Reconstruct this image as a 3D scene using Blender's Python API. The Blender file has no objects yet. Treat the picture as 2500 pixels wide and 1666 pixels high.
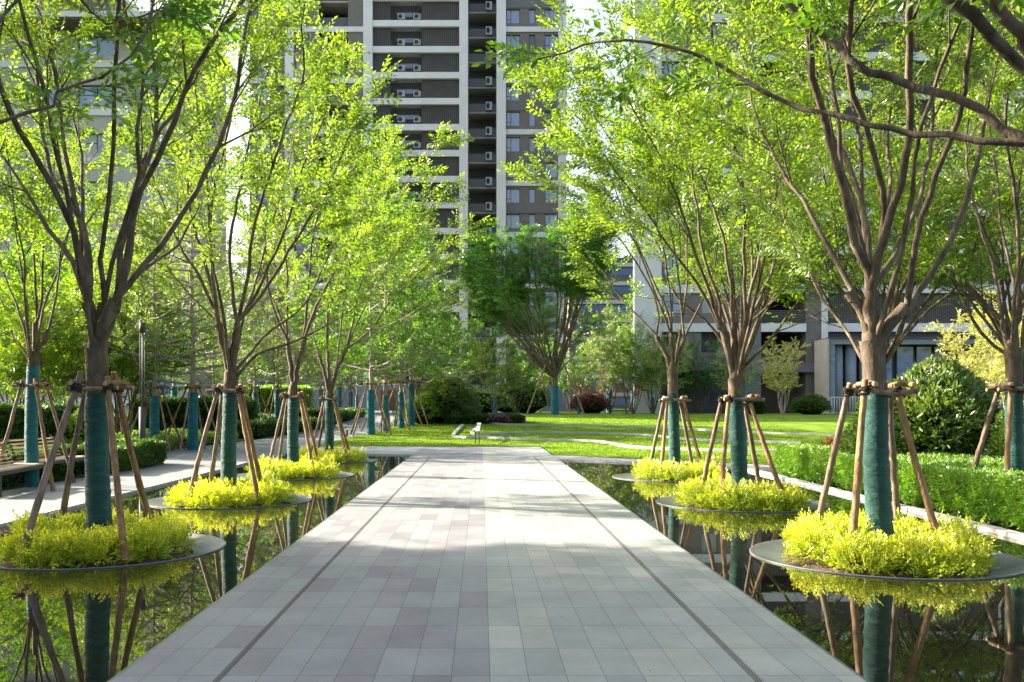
import bpy, math, random
import numpy as np
from mathutils import Vector, Matrix
R = random.Random(7)
NR = np.random.RandomState(11)
SC = bpy.context.scene
COL = SC.collection

# ---------------------------------------------------------------- camera geometry
F, CX, CY, H = 2165.0, 1105.0, 928.0, 1.5
def P(x, y, Y):
    return np.array([(x-CX)/F*Y, Y, H-(y-CY)/F*Y])
def sstep(t):
    t = np.clip(t, 0, 1); return t*t*(3-2*t)
def g(Y):
    return 0.75*sstep((np.asarray(Y, float)-33)/29)
def G(x, y):
    """point on the terrain seen at picture position x, y"""
    Y = 3.0
    while Y < 160 and (H-(y-CY)/F*Y) > g(Y): Y += 0.05
    return np.array([(x-CX)/F*Y, Y, float(g(Y))])

# ---------------------------------------------------------------- mesh accumulator
class Acc:
    def __init__(s): s.v=[]; s.f=[]; s.t=[]; s.n=0; s.m=[]
    def add(s, v, f, t=None, m=0):
        v=np.asarray(v,float).reshape(-1,3); f=np.asarray(f,int).reshape(-1,4)
        s.v.append(v); s.f.append(f+s.n); s.n+=len(v)
        s.t.append(np.full(len(v),0.5) if t is None else np.broadcast_to(t,(len(v),)))
        s.m.append(np.full(len(f),m,int))
    def mesh(s, name, mats, smooth=True):
        me=bpy.data.meshes.new(name)
        v=np.concatenate(s.v); f=np.concatenate(s.f); t=np.concatenate(s.t); m=np.concatenate(s.m)
        me.vertices.add(len(v)); me.vertices.foreach_set('co', v.ravel().astype(np.float32))
        tri=(f[:,2]==f[:,3])
        if tri.any():
            cnt=np.where(tri,3,4); st=np.concatenate([[0],np.cumsum(cnt)[:-1]])
            mask=np.ones(f.shape,bool); mask[tri,3]=False
            li=f[mask]
        else:
            cnt=np.full(len(f),4); st=np.arange(len(f))*4; li=f.ravel()
        me.loops.add(len(li)); me.loops.foreach_set('vertex_index', li.astype(np.int32))
        me.polygons.add(len(f)); me.polygons.foreach_set('loop_start', st.astype(np.int32))
        if hasattr(me.polygons[0],'loop_total'):
            try: me.polygons.foreach_set('loop_total', cnt.astype(np.int32))
            except Exception: pass
        me.polygons.foreach_set('use_smooth', np.full(len(f),bool(smooth)))
        me.polygons.foreach_set('material_index', m.astype(np.int32))
        a=me.attributes.new('tint','FLOAT','POINT'); a.data.foreach_set('value', t.astype(np.float32))
        for k in (mats if isinstance(mats,(list,tuple)) else [mats]): me.materials.append(k)
        me.update(calc_edges=True); me.validate()
        return me
    def obj(s, name, mats, parent=None, smooth=True):
        return link(name, s.mesh(name, mats, smooth), parent)
    # ---- shapes
    def box(s, x0,x1,y0,y1,z0,z1, t=None, m=0):
        v=[(x0,y0,z0),(x1,y0,z0),(x1,y1,z0),(x0,y1,z0),(x0,y0,z1),(x1,y0,z1),(x1,y1,z1),(x0,y1,z1)]
        f=[(0,3,2,1),(4,5,6,7),(0,1,5,4),(1,2,6,5),(2,3,7,6),(3,0,4,7)]
        s.add(v,f,t,m)
    def bar(s, a, b, w, h, up=(0,0,1), t=None, m=0):
        a=np.array(a,float); b=np.array(b,float); d=b-a; d/=np.linalg.norm(d)
        u=np.cross(np.array(up,float),d); n=np.linalg.norm(u); u=np.array([1.,0,0]) if n<1e-6 else u/n
        k=np.cross(d,u)
        v=[p+u*sx*w/2+k*sy*h/2 for p in (a,b) for sx,sy in ((-1,-1),(1,-1),(1,1),(-1,1))]
        s.add(v,[(0,1,2,3),(7,6,5,4),(0,4,5,1),(1,5,6,2),(2,6,7,3),(3,7,4,0)],t,m)
    def tube(s, pts, rad, n=8, t=None, m=0, cap=True, jit=0.0):
        pts=np.asarray(pts,float); rad=np.broadcast_to(np.asarray(rad,float),(len(pts),)).copy()
        d=np.gradient(pts,axis=0); d/=np.linalg.norm(d,axis=1)[:,None]+1e-9
        ref=np.array([1.,0,0]) if abs(d[0][0])<.8 else np.array([0,1.,0])
        u=np.cross(d,ref); u/=np.linalg.norm(u,axis=1)[:,None]+1e-9; w=np.cross(d,u)
        a=np.arange(n)*2*math.pi/n
        rr=rad[:,None]*np.ones((1,n))
        if jit: rr=rr*(1+jit*NR.randn(len(pts),n))
        v=pts[:,None,:]+rr[:,:,None]*(np.cos(a)[None,:,None]*u[:,None,:]+np.sin(a)[None,:,None]*w[:,None,:])
        v=v.reshape(-1,3); i=np.arange(len(pts)-1)[:,None]*n; j=np.arange(n)[None,:]; j2=(j+1)%n
        f=np.stack([i+j,i+j2,i+n+j2,i+n+j],-1).reshape(-1,4)
        if cap:
            L=len(v); v=np.vstack([v,pts[0]-d[0]*0,pts[-1]]); o=(len(pts)-1)*n
            c=[(L,(k+1)%n,k,k) for k in range(n)]+[(L+1,o+k,o+(k+1)%n,o+(k+1)%n) for k in range(n)]
            f=np.vstack([f,c])
        s.add(v,f,t,m)

def link(name, data, parent=None):
    o=bpy.data.objects.new(name,data); COL.objects.link(o)
    if parent is not None: o.parent=parent
    return o
def tag(o,label=None,cat=None,group=None,kind=None):
    if label: o['label']=label
    if cat: o['category']=cat
    if group: o['group']=group
    if kind: o['kind']=kind
    return o
def empty(name,loc,label,cat,group=None):
    o=bpy.data.objects.new(name,None); COL.objects.link(o); o.location=[float(c) for c in loc]
    o.empty_display_size=.2
    return tag(o,label,cat,group)
def copy_tree(o,parent=None,loc=None,rz=None,sc=None,label=None,group=None):
    c=o.copy(); COL.objects.link(c)
    if parent is not None: c.parent=parent
    if loc is not None: c.location=[float(k) for k in loc]
    if rz is not None: c.rotation_euler=(0,0,rz)
    if sc is not None: c.scale=(sc,sc,sc) if np.isscalar(sc) else sc
    if label: c['label']=label
    if group: c['group']=group
    for ch in list(o.children): copy_tree(ch,c)
    return c
def smooth_line(pts, step):
    """Catmull-Rom through pts, sampled about every step"""
    p=np.asarray(pts,float)
    if len(p)<3:
        n=max(2,int(np.linalg.norm(p[-1]-p[0])/step)+1); t=np.linspace(0,1,n)[:,None]
        return p[0]*(1-t)+p[-1]*t
    q=np.vstack([2*p[0]-p[1],p,2*p[-1]-p[-2]]); out=[]
    for i in range(1,len(q)-2):
        n=max(1,int(np.linalg.norm(q[i+1]-q[i])/step)); 
        for k in range(n):
            t=k/n
            out.append(.5*((2*q[i])+(-q[i-1]+q[i+1])*t+(2*q[i-1]-5*q[i]+4*q[i+1]-q[i+2])*t*t+(-q[i-1]+3*q[i]-3*q[i+1]+q[i+2])*t**3))
    out.append(p[-1]); return np.array(out)

# ---------------------------------------------------------------- materials
def mat(name):
    m=bpy.data.materials.new(name); m.use_nodes=True; nt=m.node_tree
    for n in list(nt.nodes): nt.nodes.remove(n)
    out=nt.nodes.new('ShaderNodeOutputMaterial'); return m,nt,out
def N(nt,kind,**kw):
    n=nt.nodes.new(kind)
    for k,v in kw.items():
        if k.startswith('i_'):
            key=k[2:]; key=int(key) if key.isdigit() else key.replace('_',' ')
            n.inputs[key].default_value=v
        else: setattr(n,k,v)
    return n
def ramp(nt,fac,stops):
    r=nt.nodes.new('ShaderNodeValToRGB'); e=r.color_ramp.elements
    while len(e)<len(stops): e.new(.5)
    for k,(p,c) in enumerate(stops): e[k].position=p; e[k].color=(*c,1)
    nt.links.new(fac,r.inputs[0]); return r
def M(nt,op,a,b=None,clamp=False):
    n=nt.nodes.new('ShaderNodeMath'); n.operation=op; n.use_clamp=clamp
    for i,v in enumerate((a,b)):
        if v is None: continue
        if isinstance(v,(int,float)): n.inputs[i].default_value=v
        else: nt.links.new(v,n.inputs[i])
    return n.outputs[0]
def surf(name, cols, scale=8, rough=.8, bump=.3, bscale=None, stretch=(1,1,1), detail=6, spec=.3, metal=0, dist=.02, contrast=(.3,.7)):
    """noise-driven opaque surface"""
    m,nt,out=mat(name); L=nt.links
    tc=N(nt,'ShaderNodeTexCoord'); mp=N(nt,'ShaderNodeMapping'); mp.inputs['Scale'].default_value=stretch
    L.new(tc.outputs['Object'],mp.inputs[0])
    no=N(nt,'ShaderNodeTexNoise',i_Scale=scale,i_Detail=detail,i_Roughness=.62); L.new(mp.outputs[0],no.inputs['Vector'])
    n=len(cols); st=[(contrast[0]+(contrast[1]-contrast[0])*k/max(1,n-1),c) for k,c in enumerate(cols)]
    r=ramp(nt,no.outputs[0],st)
    b=N(nt,'ShaderNodeBsdfPrincipled'); b.inputs['Roughness'].default_value=rough; b.inputs['Metallic'].default_value=metal
    b.inputs['Specular IOR Level'].default_value=spec
    L.new(r.outputs[0],b.inputs['Base Color'])
    if bump:
        n2=N(nt,'ShaderNodeTexNoise',i_Scale=bscale or scale*3,i_Detail=5.0); L.new(mp.outputs[0],n2.inputs['Vector'])
        bu=N(nt,'ShaderNodeBump',i_Strength=bump,i_Distance=dist); L.new(n2.outputs[0],bu.inputs['Height']); L.new(bu.outputs[0],b.inputs['Normal'])
    L.new(b.outputs[0],out.inputs[0]); return m
def leafmat(name, stops, trans=.5, tcol=(1.25,1.25,.5), gloss=.05, scale=1.2):
    m,nt,out=mat(name); L=nt.links
    at=N(nt,'ShaderNodeAttribute',attribute_name='tint')
    tc=N(nt,'ShaderNodeTexCoord'); no=N(nt,'ShaderNodeTexNoise',i_Scale=scale,i_Detail=3.0); L.new(tc.outputs['Object'],no.inputs['Vector'])
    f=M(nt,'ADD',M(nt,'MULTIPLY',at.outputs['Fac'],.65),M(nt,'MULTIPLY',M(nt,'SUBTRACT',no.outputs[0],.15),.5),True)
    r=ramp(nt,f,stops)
    d=N(nt,'ShaderNodeBsdfDiffuse'); L.new(r.outputs[0],d.inputs[0])
    mx=N(nt,'ShaderNodeMix',data_type='RGBA',blend_type='MULTIPLY'); mx.inputs[0].default_value=1
    L.new(r.outputs[0],mx.inputs[6]); mx.inputs[7].default_value=(*tcol,1)
    t=N(nt,'ShaderNodeBsdfTranslucent'); L.new(mx.outputs[2],t.inputs[0])
    s1=N(nt,'ShaderNodeMixShader'); s1.inputs[0].default_value=trans; L.new(d.outputs[0],s1.inputs[1]); L.new(t.outputs[0],s1.inputs[2])
    gl=N(nt,'ShaderNodeBsdfGlossy'); gl.inputs['Roughness'].default_value=.38; gl.inputs[0].default_value=(.9,1,.9,1)
    s2=N(nt,'ShaderNodeMixShader'); s2.inputs[0].default_value=gloss; L.new(s1.outputs[0],s2.inputs[1]); L.new(gl.outputs[0],s2.inputs[2])
    L.new(s2.outputs[0],out.inputs[0]); return m

LEAF=leafmat('spring_leaf',[(0.15,(.06,.13,.013)),(.5,(.165,.275,.024)),(.85,(.31,.42,.05))],.55,(1.25,1.22,.5))
LEAF2=leafmat('deep_green_leaf',[(0.15,(.045,.12,.012)),(.5,(.10,.22,.018)),(.9,(.2,.34,.03))],.5,(1.3,1.3,.5))  # second leaf tone, deeper green than the first
LEAFP=leafmat('pale_leaf',[(0.15,(.13,.2,.04)),(.5,(.22,.31,.08)),(.9,(.34,.42,.12))],.5,(1.15,1.15,.6))
LEAFY=leafmat('yellow_leaf',[(0.15,(.3,.33,.07)),(.5,(.45,.46,.12)),(.9,(.55,.52,.2))],.45,(1.1,1.05,.6))
LEAFC=leafmat('mid_green_leaf',[(0.15,(.03,.10,.018)),(.5,(.08,.21,.035)),(.9,(.17,.33,.06))],.45,(1.2,1.25,.5))
LEAFD=leafmat('dark_leaf',[(0.15,(.02,.075,.014)),(.5,(.055,.16,.03)),(.9,(.12,.26,.05))],.35,(1.2,1.3,.5))
BUSHL=leafmat('glossy_bush_leaf',[(0.15,(.008,.028,.006)),(.45,(.04,.10,.014)),(.75,(.15,.23,.025)),(.95,(.34,.32,.04))],.35,(1.2,1.2,.4),.12)
HEDGEL=leafmat('hedge_leaf',[(0.15,(.03,.10,.010)),(.5,(.10,.24,.022)),(.9,(.26,.42,.04))],.4,(1.2,1.2,.4),.09)
HEDGED=leafmat('dark_hedge_leaf',[(0.15,(.01,.04,.008)),(.5,(.03,.09,.012)),(.9,(.09,.18,.02))],.35,(1.2,1.2,.4),.06)
GOLD=leafmat('golden_leaf',[(0.12,(.07,.15,.010)),(.4,(.30,.42,.018)),(.85,(.72,.74,.06))],.42,(1.1,1.05,.5))
REDL=leafmat('red_leaf',[(0.15,(.12,.02,.012)),(.5,(.26,.05,.02)),(.9,(.4,.13,.04))],.4,(1.2,1.0,.8))
PURP=leafmat('purple_leaf',[(0.15,(.08,.02,.025)),(.5,(.16,.05,.05)),(.9,(.26,.1,.09))],.35,(1.1,1,.9))
PINK=leafmat('pink_petal',[(0.15,(.10,.08,.04)),(.45,(.22,.05,.13)),(.9,(.42,.08,.26))],.4,(1.1,1,1))
BARK=surf('bark',[(.04,.03,.021),(.105,.078,.053),(.185,.145,.10)],9,.85,.5,30,(1,1,.45))
BARKP=surf('pale_bark',[(.16,.12,.09),(.3,.25,.2),(.4,.36,.3)],9,.85,.4,40,(1,1,.5))
POLE=surf('pole_wood',[(.07,.05,.038),(.19,.135,.10),(.30,.215,.16)],10,.85,.7,26,(1,1,.35),contrast=(.25,.75))
POLEG=surf('golden_pole_wood',[(.08,.045,.02),(.22,.13,.06),(.34,.215,.11)],10,.8,.7,26,(1,1,.35),contrast=(.25,.75))
CUT=surf('cut_wood_end',[(.35,.2,.08),(.5,.32,.15)],30,.8,.1)
ROPE=surf('rope',[(.015,.014,.013),(.05,.04,.035)],60,.9,.6)
ROPEG=surf('green_rope',[(.01,.06,.045),(.02,.11,.08)],60,.9,.6)
def wrapmat(name,c0,c1):
    m,nt,out=mat(name); L=nt.links
    tc=N(nt,'ShaderNodeTexCoord'); mp=N(nt,'ShaderNodeMapping'); mp.inputs['Scale'].default_value=(1,1,2.6); mp.inputs['Rotation'].default_value=(.35,.3,0)
    L.new(tc.outputs['Object'],mp.inputs[0])
    no=N(nt,'ShaderNodeTexNoise',i_Scale=3.2,i_Detail=3.0,i_Distortion=.8); L.new(mp.outputs[0],no.inputs['Vector'])
    we=N(nt,'ShaderNodeTexNoise',i_Scale=260.0,i_Detail=2.0); L.new(tc.outputs['Object'],we.inputs['Vector'])
    r=ramp(nt,no.outputs[0],[(.3,c0),(.7,c1)])
    b=N(nt,'ShaderNodeBsdfPrincipled'); b.inputs['Roughness'].default_value=.75; b.inputs['Specular IOR Level'].default_value=.25
    b.inputs['Sheen Weight'].default_value=.25
    L.new(r.outputs[0],b.inputs['Base Color'])
    h=M(nt,'ADD',M(nt,'MULTIPLY',no.outputs[0],1.0),M(nt,'MULTIPLY',we.outputs[0],.12))
    bu=N(nt,'ShaderNodeBump',i_Strength=1.0,i_Distance=.07); L.new(h,bu.inputs['Height']); L.new(bu.outputs[0],b.inputs['Normal'])
    L.new(b.outputs[0],out.inputs[0]); return m
WRAP=wrapmat('teal_wrap_fabric',(.003,.05,.044),(.006,.085,.072))
WRAPB=wrapmat('blue_teal_wrap_fabric',(.003,.085,.115),(.007,.14,.17))
STEEL=surf('dark_metal',[(.045,.048,.052),(.07,.073,.078)],4,.6,.05)
RIM=surf('disc_metal',[(.10,.115,.11),(.19,.21,.205)],3,.55,.15,metal=.2)
WHITE=surf('white_panel',[(.58,.59,.60),(.68,.69,.69)],.8,.6,.05)
WHITEC=surf('light_stone_kerb',[(.30,.31,.31),(.45,.45,.43)],3,.8,.25,60)
CONC=None
BROWN=surf('grey_brown_wall',[(.15,.14,.13),(.19,.175,.16)],2,.85,.1)
GREYB=surf('grey_panel',[(.13,.135,.145),(.17,.175,.18)],2,.8,.05)
LOUV=surf('louvre_metal',[(.085,.082,.08),(.12,.115,.11)],1,.7,0)
DARK=surf('dark_recess',[(.05,.05,.053),(.08,.08,.084)],1.5,.9,0)
FRAME=surf('window_frame',[(.06,.06,.065),(.09,.09,.095)],2,.5,0)
BEIGE=surf('beige_wall',[(.38,.35,.31),(.46,.43,.38)],2,.85,.1)
STONEB=surf('blue_grey_stone',[(.14,.17,.21),(.26,.3,.35)],6,.6,.1)
ACW=surf('white_metal',[(.6,.6,.6),(.7,.7,.7)],2,.5,0)
ORANGE=surf('orange_plastic',[(.65,.24,.05),(.8,.32,.07)],2,.5,0)
SOIL=surf('soil',[(.03,.02,.012),(.08,.055,.035),(.15,.10,.06)],14,.95,.9,40,dist=.04)
BENCHW=surf('bench_wood',[(.42,.33,.24),(.58,.48,.36)],12,.7,.2,40,(1,.12,1))
BENCHO=surf('orange_bench_wood',[(.45,.2,.07),(.58,.3,.12)],12,.7,.2,40,(1,.12,1))
def glassmat(name, c, rough=.03, ior=1.9):
    m,nt,out=mat(name); L=nt.links
    b=N(nt,'ShaderNodeBsdfPrincipled'); b.inputs['Base Color'].default_value=(*c,1); b.inputs['Roughness'].default_value=rough
    b.inputs['IOR'].default_value=ior
    tc=N(nt,'ShaderNodeTexCoord'); no=N(nt,'ShaderNodeTexNoise',i_Scale=.5,i_Detail=2.0); L.new(tc.outputs['Object'],no.inputs['Vector'])
    bu=N(nt,'ShaderNodeBump',i_Strength=.15,i_Distance=.3); L.new(no.outputs[0],bu.inputs['Height']); L.new(bu.outputs[0],b.inputs['Normal'])
    L.new(b.outputs[0],out.inputs[0]); return m
GLASS2=glassmat('pale_window_glass',(.30,.33,.34),.2,1.6)  # paler, rougher pane for a few windows
GLASS3=glassmat('dark_window_glass',(.04,.05,.06),.03,1.8)
GLASS=glassmat('sky_tinted_window_glass',(.15,.24,.38),.03,2.0)  # blue of the reflected sky is put into the base colour
RAILG=glassmat('railing_glass',(.085,.085,.09),.25,1.45)

def tilemat(name, paving=True):
    """stone slabs .211 x .58 m with one tone per slab; left half violet grey, right half green grey"""
    m,nt,out=mat(name); L=nt.links
    tc=N(nt,'ShaderNodeTexCoord'); sp=N(nt,'ShaderNodeSeparateXYZ'); L.new(tc.outputs['Object'],sp.inputs[0])
    X,Y=sp.outputs[0],sp.outputs[1]
    u=M(nt,'DIVIDE',M(nt,'SUBTRACT',X,.05),.211); v=M(nt,'DIVIDE',M(nt,'ADD',Y,.02),.58)
    cu=M(nt,'FLOOR',u); cv=M(nt,'FLOOR',v)
    cb=N(nt,'ShaderNodeCombineXYZ'); L.new(cu,cb.inputs[0]); L.new(cv,cb.inputs[1])
    wn=N(nt,'ShaderNodeTexWhiteNoise',noise_dimensions='2D'); L.new(cb.outputs[0],wn.inputs['Vector'])
    r1=ramp(nt,wn.outputs[0],[(0,(.195,.202,.217)),(.25,(.222,.231,.245)),(.5,(.238,.247,.258)),(.72,(.217,.214,.233)),(.88,(.175,.171,.192)),(1,(.262,.268,.274))])
    r2=ramp(nt,wn.outputs[0],[(0,(0.237,0.255,0.248)),(.3,(0.270,0.289,0.280)),(.6,(0.289,0.306,0.295)),(.8,(0.293,0.301,0.276)),(1,(0.342,0.354,0.327))])
    half=M(nt,'GREATER_THAN',X,.05)
    mx=N(nt,'ShaderNodeMix',data_type='RGBA'); L.new(half,mx.inputs[0]); L.new(r1.outputs[0],mx.inputs[6]); L.new(r2.outputs[0],mx.inputs[7])
    # fine granite speckle and broad stains
    n1=N(nt,'ShaderNodeTexNoise',i_Scale=130.0,i_Detail=3.0); L.new(tc.outputs['Object'],n1.inputs['Vector'])
    n2=N(nt,'ShaderNodeTexNoise',i_Scale=1.7,i_Detail=6.0,i_Roughness=.65); L.new(tc.outputs['Object'],n2.inputs['Vector'])
    sc=M(nt,'ADD',M(nt,'MULTIPLY',n1.outputs[0],.5),M(nt,'MULTIPLY',n2.outputs[0],.7)); sc=M(nt,'ADD',sc,.41)
    ml=N(nt,'ShaderNodeMix',data_type='RGBA',blend_type='MULTIPLY'); ml.inputs[0].default_value=1
    L.new(mx.outputs[2],ml.inputs[6]); L.new(sc,ml.inputs[7])
    # joints
    fu=M(nt,'FRACT',u); fv=M(nt,'FRACT',v)
    du=M(nt,'MULTIPLY',M(nt,'MINIMUM',fu,M(nt,'SUBTRACT',1.0,fu)),.211)
    dv=M(nt,'MULTIPLY',M(nt,'MINIMUM',fv,M(nt,'SUBTRACT',1.0,fv)),.58)
    d=M(nt,'MINIMUM',M(nt,'MULTIPLY',du,1.25),M(nt,'MULTIPLY',dv,.8))
    jn=N(nt,'ShaderNodeMapRange'); jn.inputs[1].default_value=.0012; jn.inputs[2].default_value=.0036; jn.inputs[3].default_value=.38; jn.inputs[4].default_value=1; L.new(d,jn.inputs[0])
    mj=N(nt,'ShaderNodeMix',data_type='RGBA',blend_type='MULTIPLY'); mj.inputs[0].default_value=1
    L.new(ml.outputs[2],mj.inputs[6]); L.new(jn.outputs[0],mj.inputs[7])
    b=N(nt,'ShaderNodeBsdfPrincipled'); b.inputs['Roughness'].default_value=.62; b.inputs['Specular IOR Level'].default_value=.35
    L.new(mj.outputs[2],b.inputs['Base Color'])
    bu=N(nt,'ShaderNodeBump',i_Strength=.5,i_Distance=.004); L.new(M(nt,'ADD',jn.outputs[0],M(nt,'MULTIPLY',n1.outputs[0],.4)),bu.inputs['Height']); L.new(bu.outputs[0],b.inputs['Normal'])
    L.new(b.outputs[0],out.inputs[0]); return m
PATHM=tilemat('path_slabs')
def slabmat(name,c0,c1,sx,sy):
    m,nt,out=mat(name); L=nt.links
    tc=N(nt,'ShaderNodeTexCoord')
    br=N(nt,'ShaderNodeTexBrick',offset=.5); br.inputs['Scale'].default_value=1; br.inputs['Brick Width'].default_value=sx; br.inputs['Row Height'].default_value=sy
    br.inputs['Mortar Size'].default_value=.006; br.inputs['Color1'].default_value=(*c0,1); br.inputs['Color2'].default_value=(*c1,1)
    br.inputs['Mortar'].default_value=(c0[0]*.75,c0[1]*.75,c0[2]*.75,1); L.new(tc.outputs['Object'],br.inputs['Vector'])
    n2=N(nt,'ShaderNodeTexNoise',i_Scale=2.5,i_Detail=8.0,i_Roughness=.7); L.new(tc.outputs['Object'],n2.inputs['Vector'])
    ml=N(nt,'ShaderNodeMix',data_type='RGBA',blend_type='MULTIPLY'); ml.inputs[0].default_value=1
    L.new(br.outputs[0],ml.inputs[6]); L.new(M(nt,'ADD',M(nt,'MULTIPLY',n2.outputs[0],.5),.72),ml.inputs[7])
    b=N(nt,'ShaderNodeBsdfPrincipled'); b.inputs['Roughness'].default_value=.7; L.new(ml.outputs[2],b.inputs['Base Color'])
    L.new(b.outputs[0],out.inputs[0]); return m
CONC=slabmat('pavement_slabs',(.165,.175,.183),(.18,.192,.20),1.2,.6)
KERBS=slabmat('pale_paving',(.27,.285,.30),(.31,.32,.33),.6,.3)
def watermat():
    m,nt,out=mat('dark_pool_water'); L=nt.links
    tc=N(nt,'ShaderNodeTexCoord'); no=N(nt,'ShaderNodeTexNoise',i_Scale=1.3,i_Detail=3.0); L.new(tc.outputs['Object'],no.inputs['Vector'])
    b=N(nt,'ShaderNodeBsdfPrincipled'); b.inputs['Base Color'].default_value=(.014,.014,.008,1); b.inputs['Roughness'].default_value=.012
    b.inputs['IOR'].default_value=1.75
    bu=N(nt,'ShaderNodeBump',i_Strength=.02,i_Distance=.004); L.new(no.outputs[0],bu.inputs['Height']); L.new(bu.outputs[0],b.inputs['Normal'])
    L.new(b.outputs[0],out.inputs[0]); return m
WATER=watermat()
GRASS=surf('lawn_grass',[(.09,.17,.018),(.15,.25,.024),(.22,.33,.04)],.7,.95,1.0,26,detail=12,dist=.08,spec=.1)
COVER=surf('ground_cover',[(.012,.03,.006),(.03,.065,.01),(.06,.1,.02)],2,.95,1.0,18,detail=10,dist=.1,spec=.1)
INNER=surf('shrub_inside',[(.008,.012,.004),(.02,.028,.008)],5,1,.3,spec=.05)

# ---------------------------------------------------------------- foliage templates
def rot_from(d, roll=0., up=None):
    """rotation matrices whose local +Y follows d (N,3)"""
    d=d/(np.linalg.norm(d,axis=1)[:,None]+1e-9)
    ref=np.tile(np.array([0,0,1.]),(len(d),1)); par=np.abs(d[:,2])>.97; ref[par]=(1,0,0)
    x=np.cross(d,ref); x/=np.linalg.norm(x,axis=1)[:,None]+1e-9; z=np.cross(x,d)
    c=np.cos(roll); s=np.sin(roll)
    x2=x*np.reshape(c,(-1,1))+z*np.reshape(s,(-1,1)); z2=-x*np.reshape(s,(-1,1))+z*np.reshape(c,(-1,1))
    return np.stack([x2,d,z2],-1)
def twig_template(n=9, L=.30, ll=.055, lw=.026, rr=None, stem=.0022, spread=1.05, droop=.25):
    """stem along +Y with n alternate leaves; returns verts, faces, per-vertex tint offset, material index"""
    rr=rr or random.Random(1); V=[];Fc=[];T=[];Mi=[]
    a=[(math.cos(k*2.094)*stem,0,math.sin(k*2.094)*stem) for k in range(3)]
    b=[(p[0]*.4,L,p[2]*.4) for p in a]
    V+=a+b; T+=[.5]*6; Fc+=[(0,1,4,3),(1,2,5,4),(2,0,3,5)]; Mi+=[1]*3
    for i in range(n):
        t=(i+.6)/n; side=1 if i%2 else -1
        ang=spread*(1-.35*t)+rr.uniform(-.2,.2)
        if i==n-1: ang=rr.uniform(-.3,.3); side=1
        dx=math.sin(ang)*side; dy=math.cos(ang); dz=-droop*rr.uniform(.2,1.6)+.1
        d=np.array([dx,dy,dz]); d/=np.linalg.norm(d)
        s=rr.uniform(.75,1.2)*(.8+.3*math.sin(t*2.6)); l=ll*s; w=lw*s
        o=np.array([0,t*L,0])+d*.006
        tilt=rr.uniform(-.6,.6); n0=np.cross(d,np.array([0,0,1.])); n0/=np.linalg.norm(n0); up=np.cross(n0,d)
        sx=n0*math.cos(tilt)+up*math.sin(tilt); nz=np.cross(sx,d)
        q=[o,o+d*l*.45+sx*w*.5+nz*w*.12,o+d*l-nz*l*.08,o+d*l*.45-sx*w*.5+nz*w*.12]
        k=len(V); V+=[tuple(x) for x in q]; Fc.append((k,k+1,k+2,k+3)); tt=rr.uniform(-.22,.22); T+=[tt+.5]*4; Mi.append(0)
    return np.array(V,float),np.array(Fc),np.array(T)-.5,np.array(Mi)
def templates(k, **kw): return [twig_template(rr=random.Random(i*13+5),**kw) for i in range(k)]
TW_NEAR=templates(5,n=11,L=.30,ll=.062,lw=.028)
TW_MID=templates(5,n=9,L=.34,ll=.088,lw=.042,stem=.003)
TW_FAR=templates(4,n=7,L=.42,ll=.15,lw=.075,stem=.004)
TW_BIG=templates(4,n=8,L=.28,ll=.068,lw=.032)
TW_SPRIG=templates(5,n=10,L=.115,ll=.030,lw=.019,stem=.0012,spread=1.15,droop=-.1)
TW_GOLDF=templates(4,n=9,L=.12,ll=.032,lw=.02,stem=.0012,spread=1.15,droop=-.1)
TW_HEDGE=templates(4,n=7,L=.07,ll=.036,lw=.021,stem=.001,spread=1.25,droop=0.)
TW_HEDGEF=templates(4,n=5,L=.09,ll=.07,lw=.045,stem=.001,spread=1.2,droop=0.)
TW_BUSH=templates(4,n=8,L=.10,ll=.085,lw=.03,stem=.002,spread=1.1,droop=-.1)

def scatter(acc, tw, pos, dirs, scale=1.0, tint=.5, rollr=1.2, tjit=.12):
    pos=np.asarray(pos,float); dirs=np.asarray(dirs,float); n=len(pos)
    if not n: return
    Rm=rot_from(dirs, NR.uniform(-rollr,rollr,n)); sc=np.broadcast_to(scale,(n,))*NR.uniform(.8,1.2,n)
    ti=np.broadcast_to(tint,(n,))+NR.uniform(-tjit,tjit,n); which=NR.randint(0,len(tw),n)
    for k,(V,Fc,T,Mi) in enumerate(tw):
        s=np.where(which==k)[0]
        if not len(s): continue
        W=np.einsum('nij,vj->nvi',Rm[s],V)*sc[s][:,None,None]+pos[s][:,None,:]
        ff=Fc[None]+(np.arange(len(s))*len(V))[:,None,None]
        acc.v.append(W.reshape(-1,3)); acc.f.append(ff.reshape(-1,4)+acc.n); acc.n+=len(s)*len(V)
        acc.t.append(np.clip(ti[s][:,None]+T[None],0,1).ravel()); acc.m.append(np.tile(Mi,len(s)))

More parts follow.
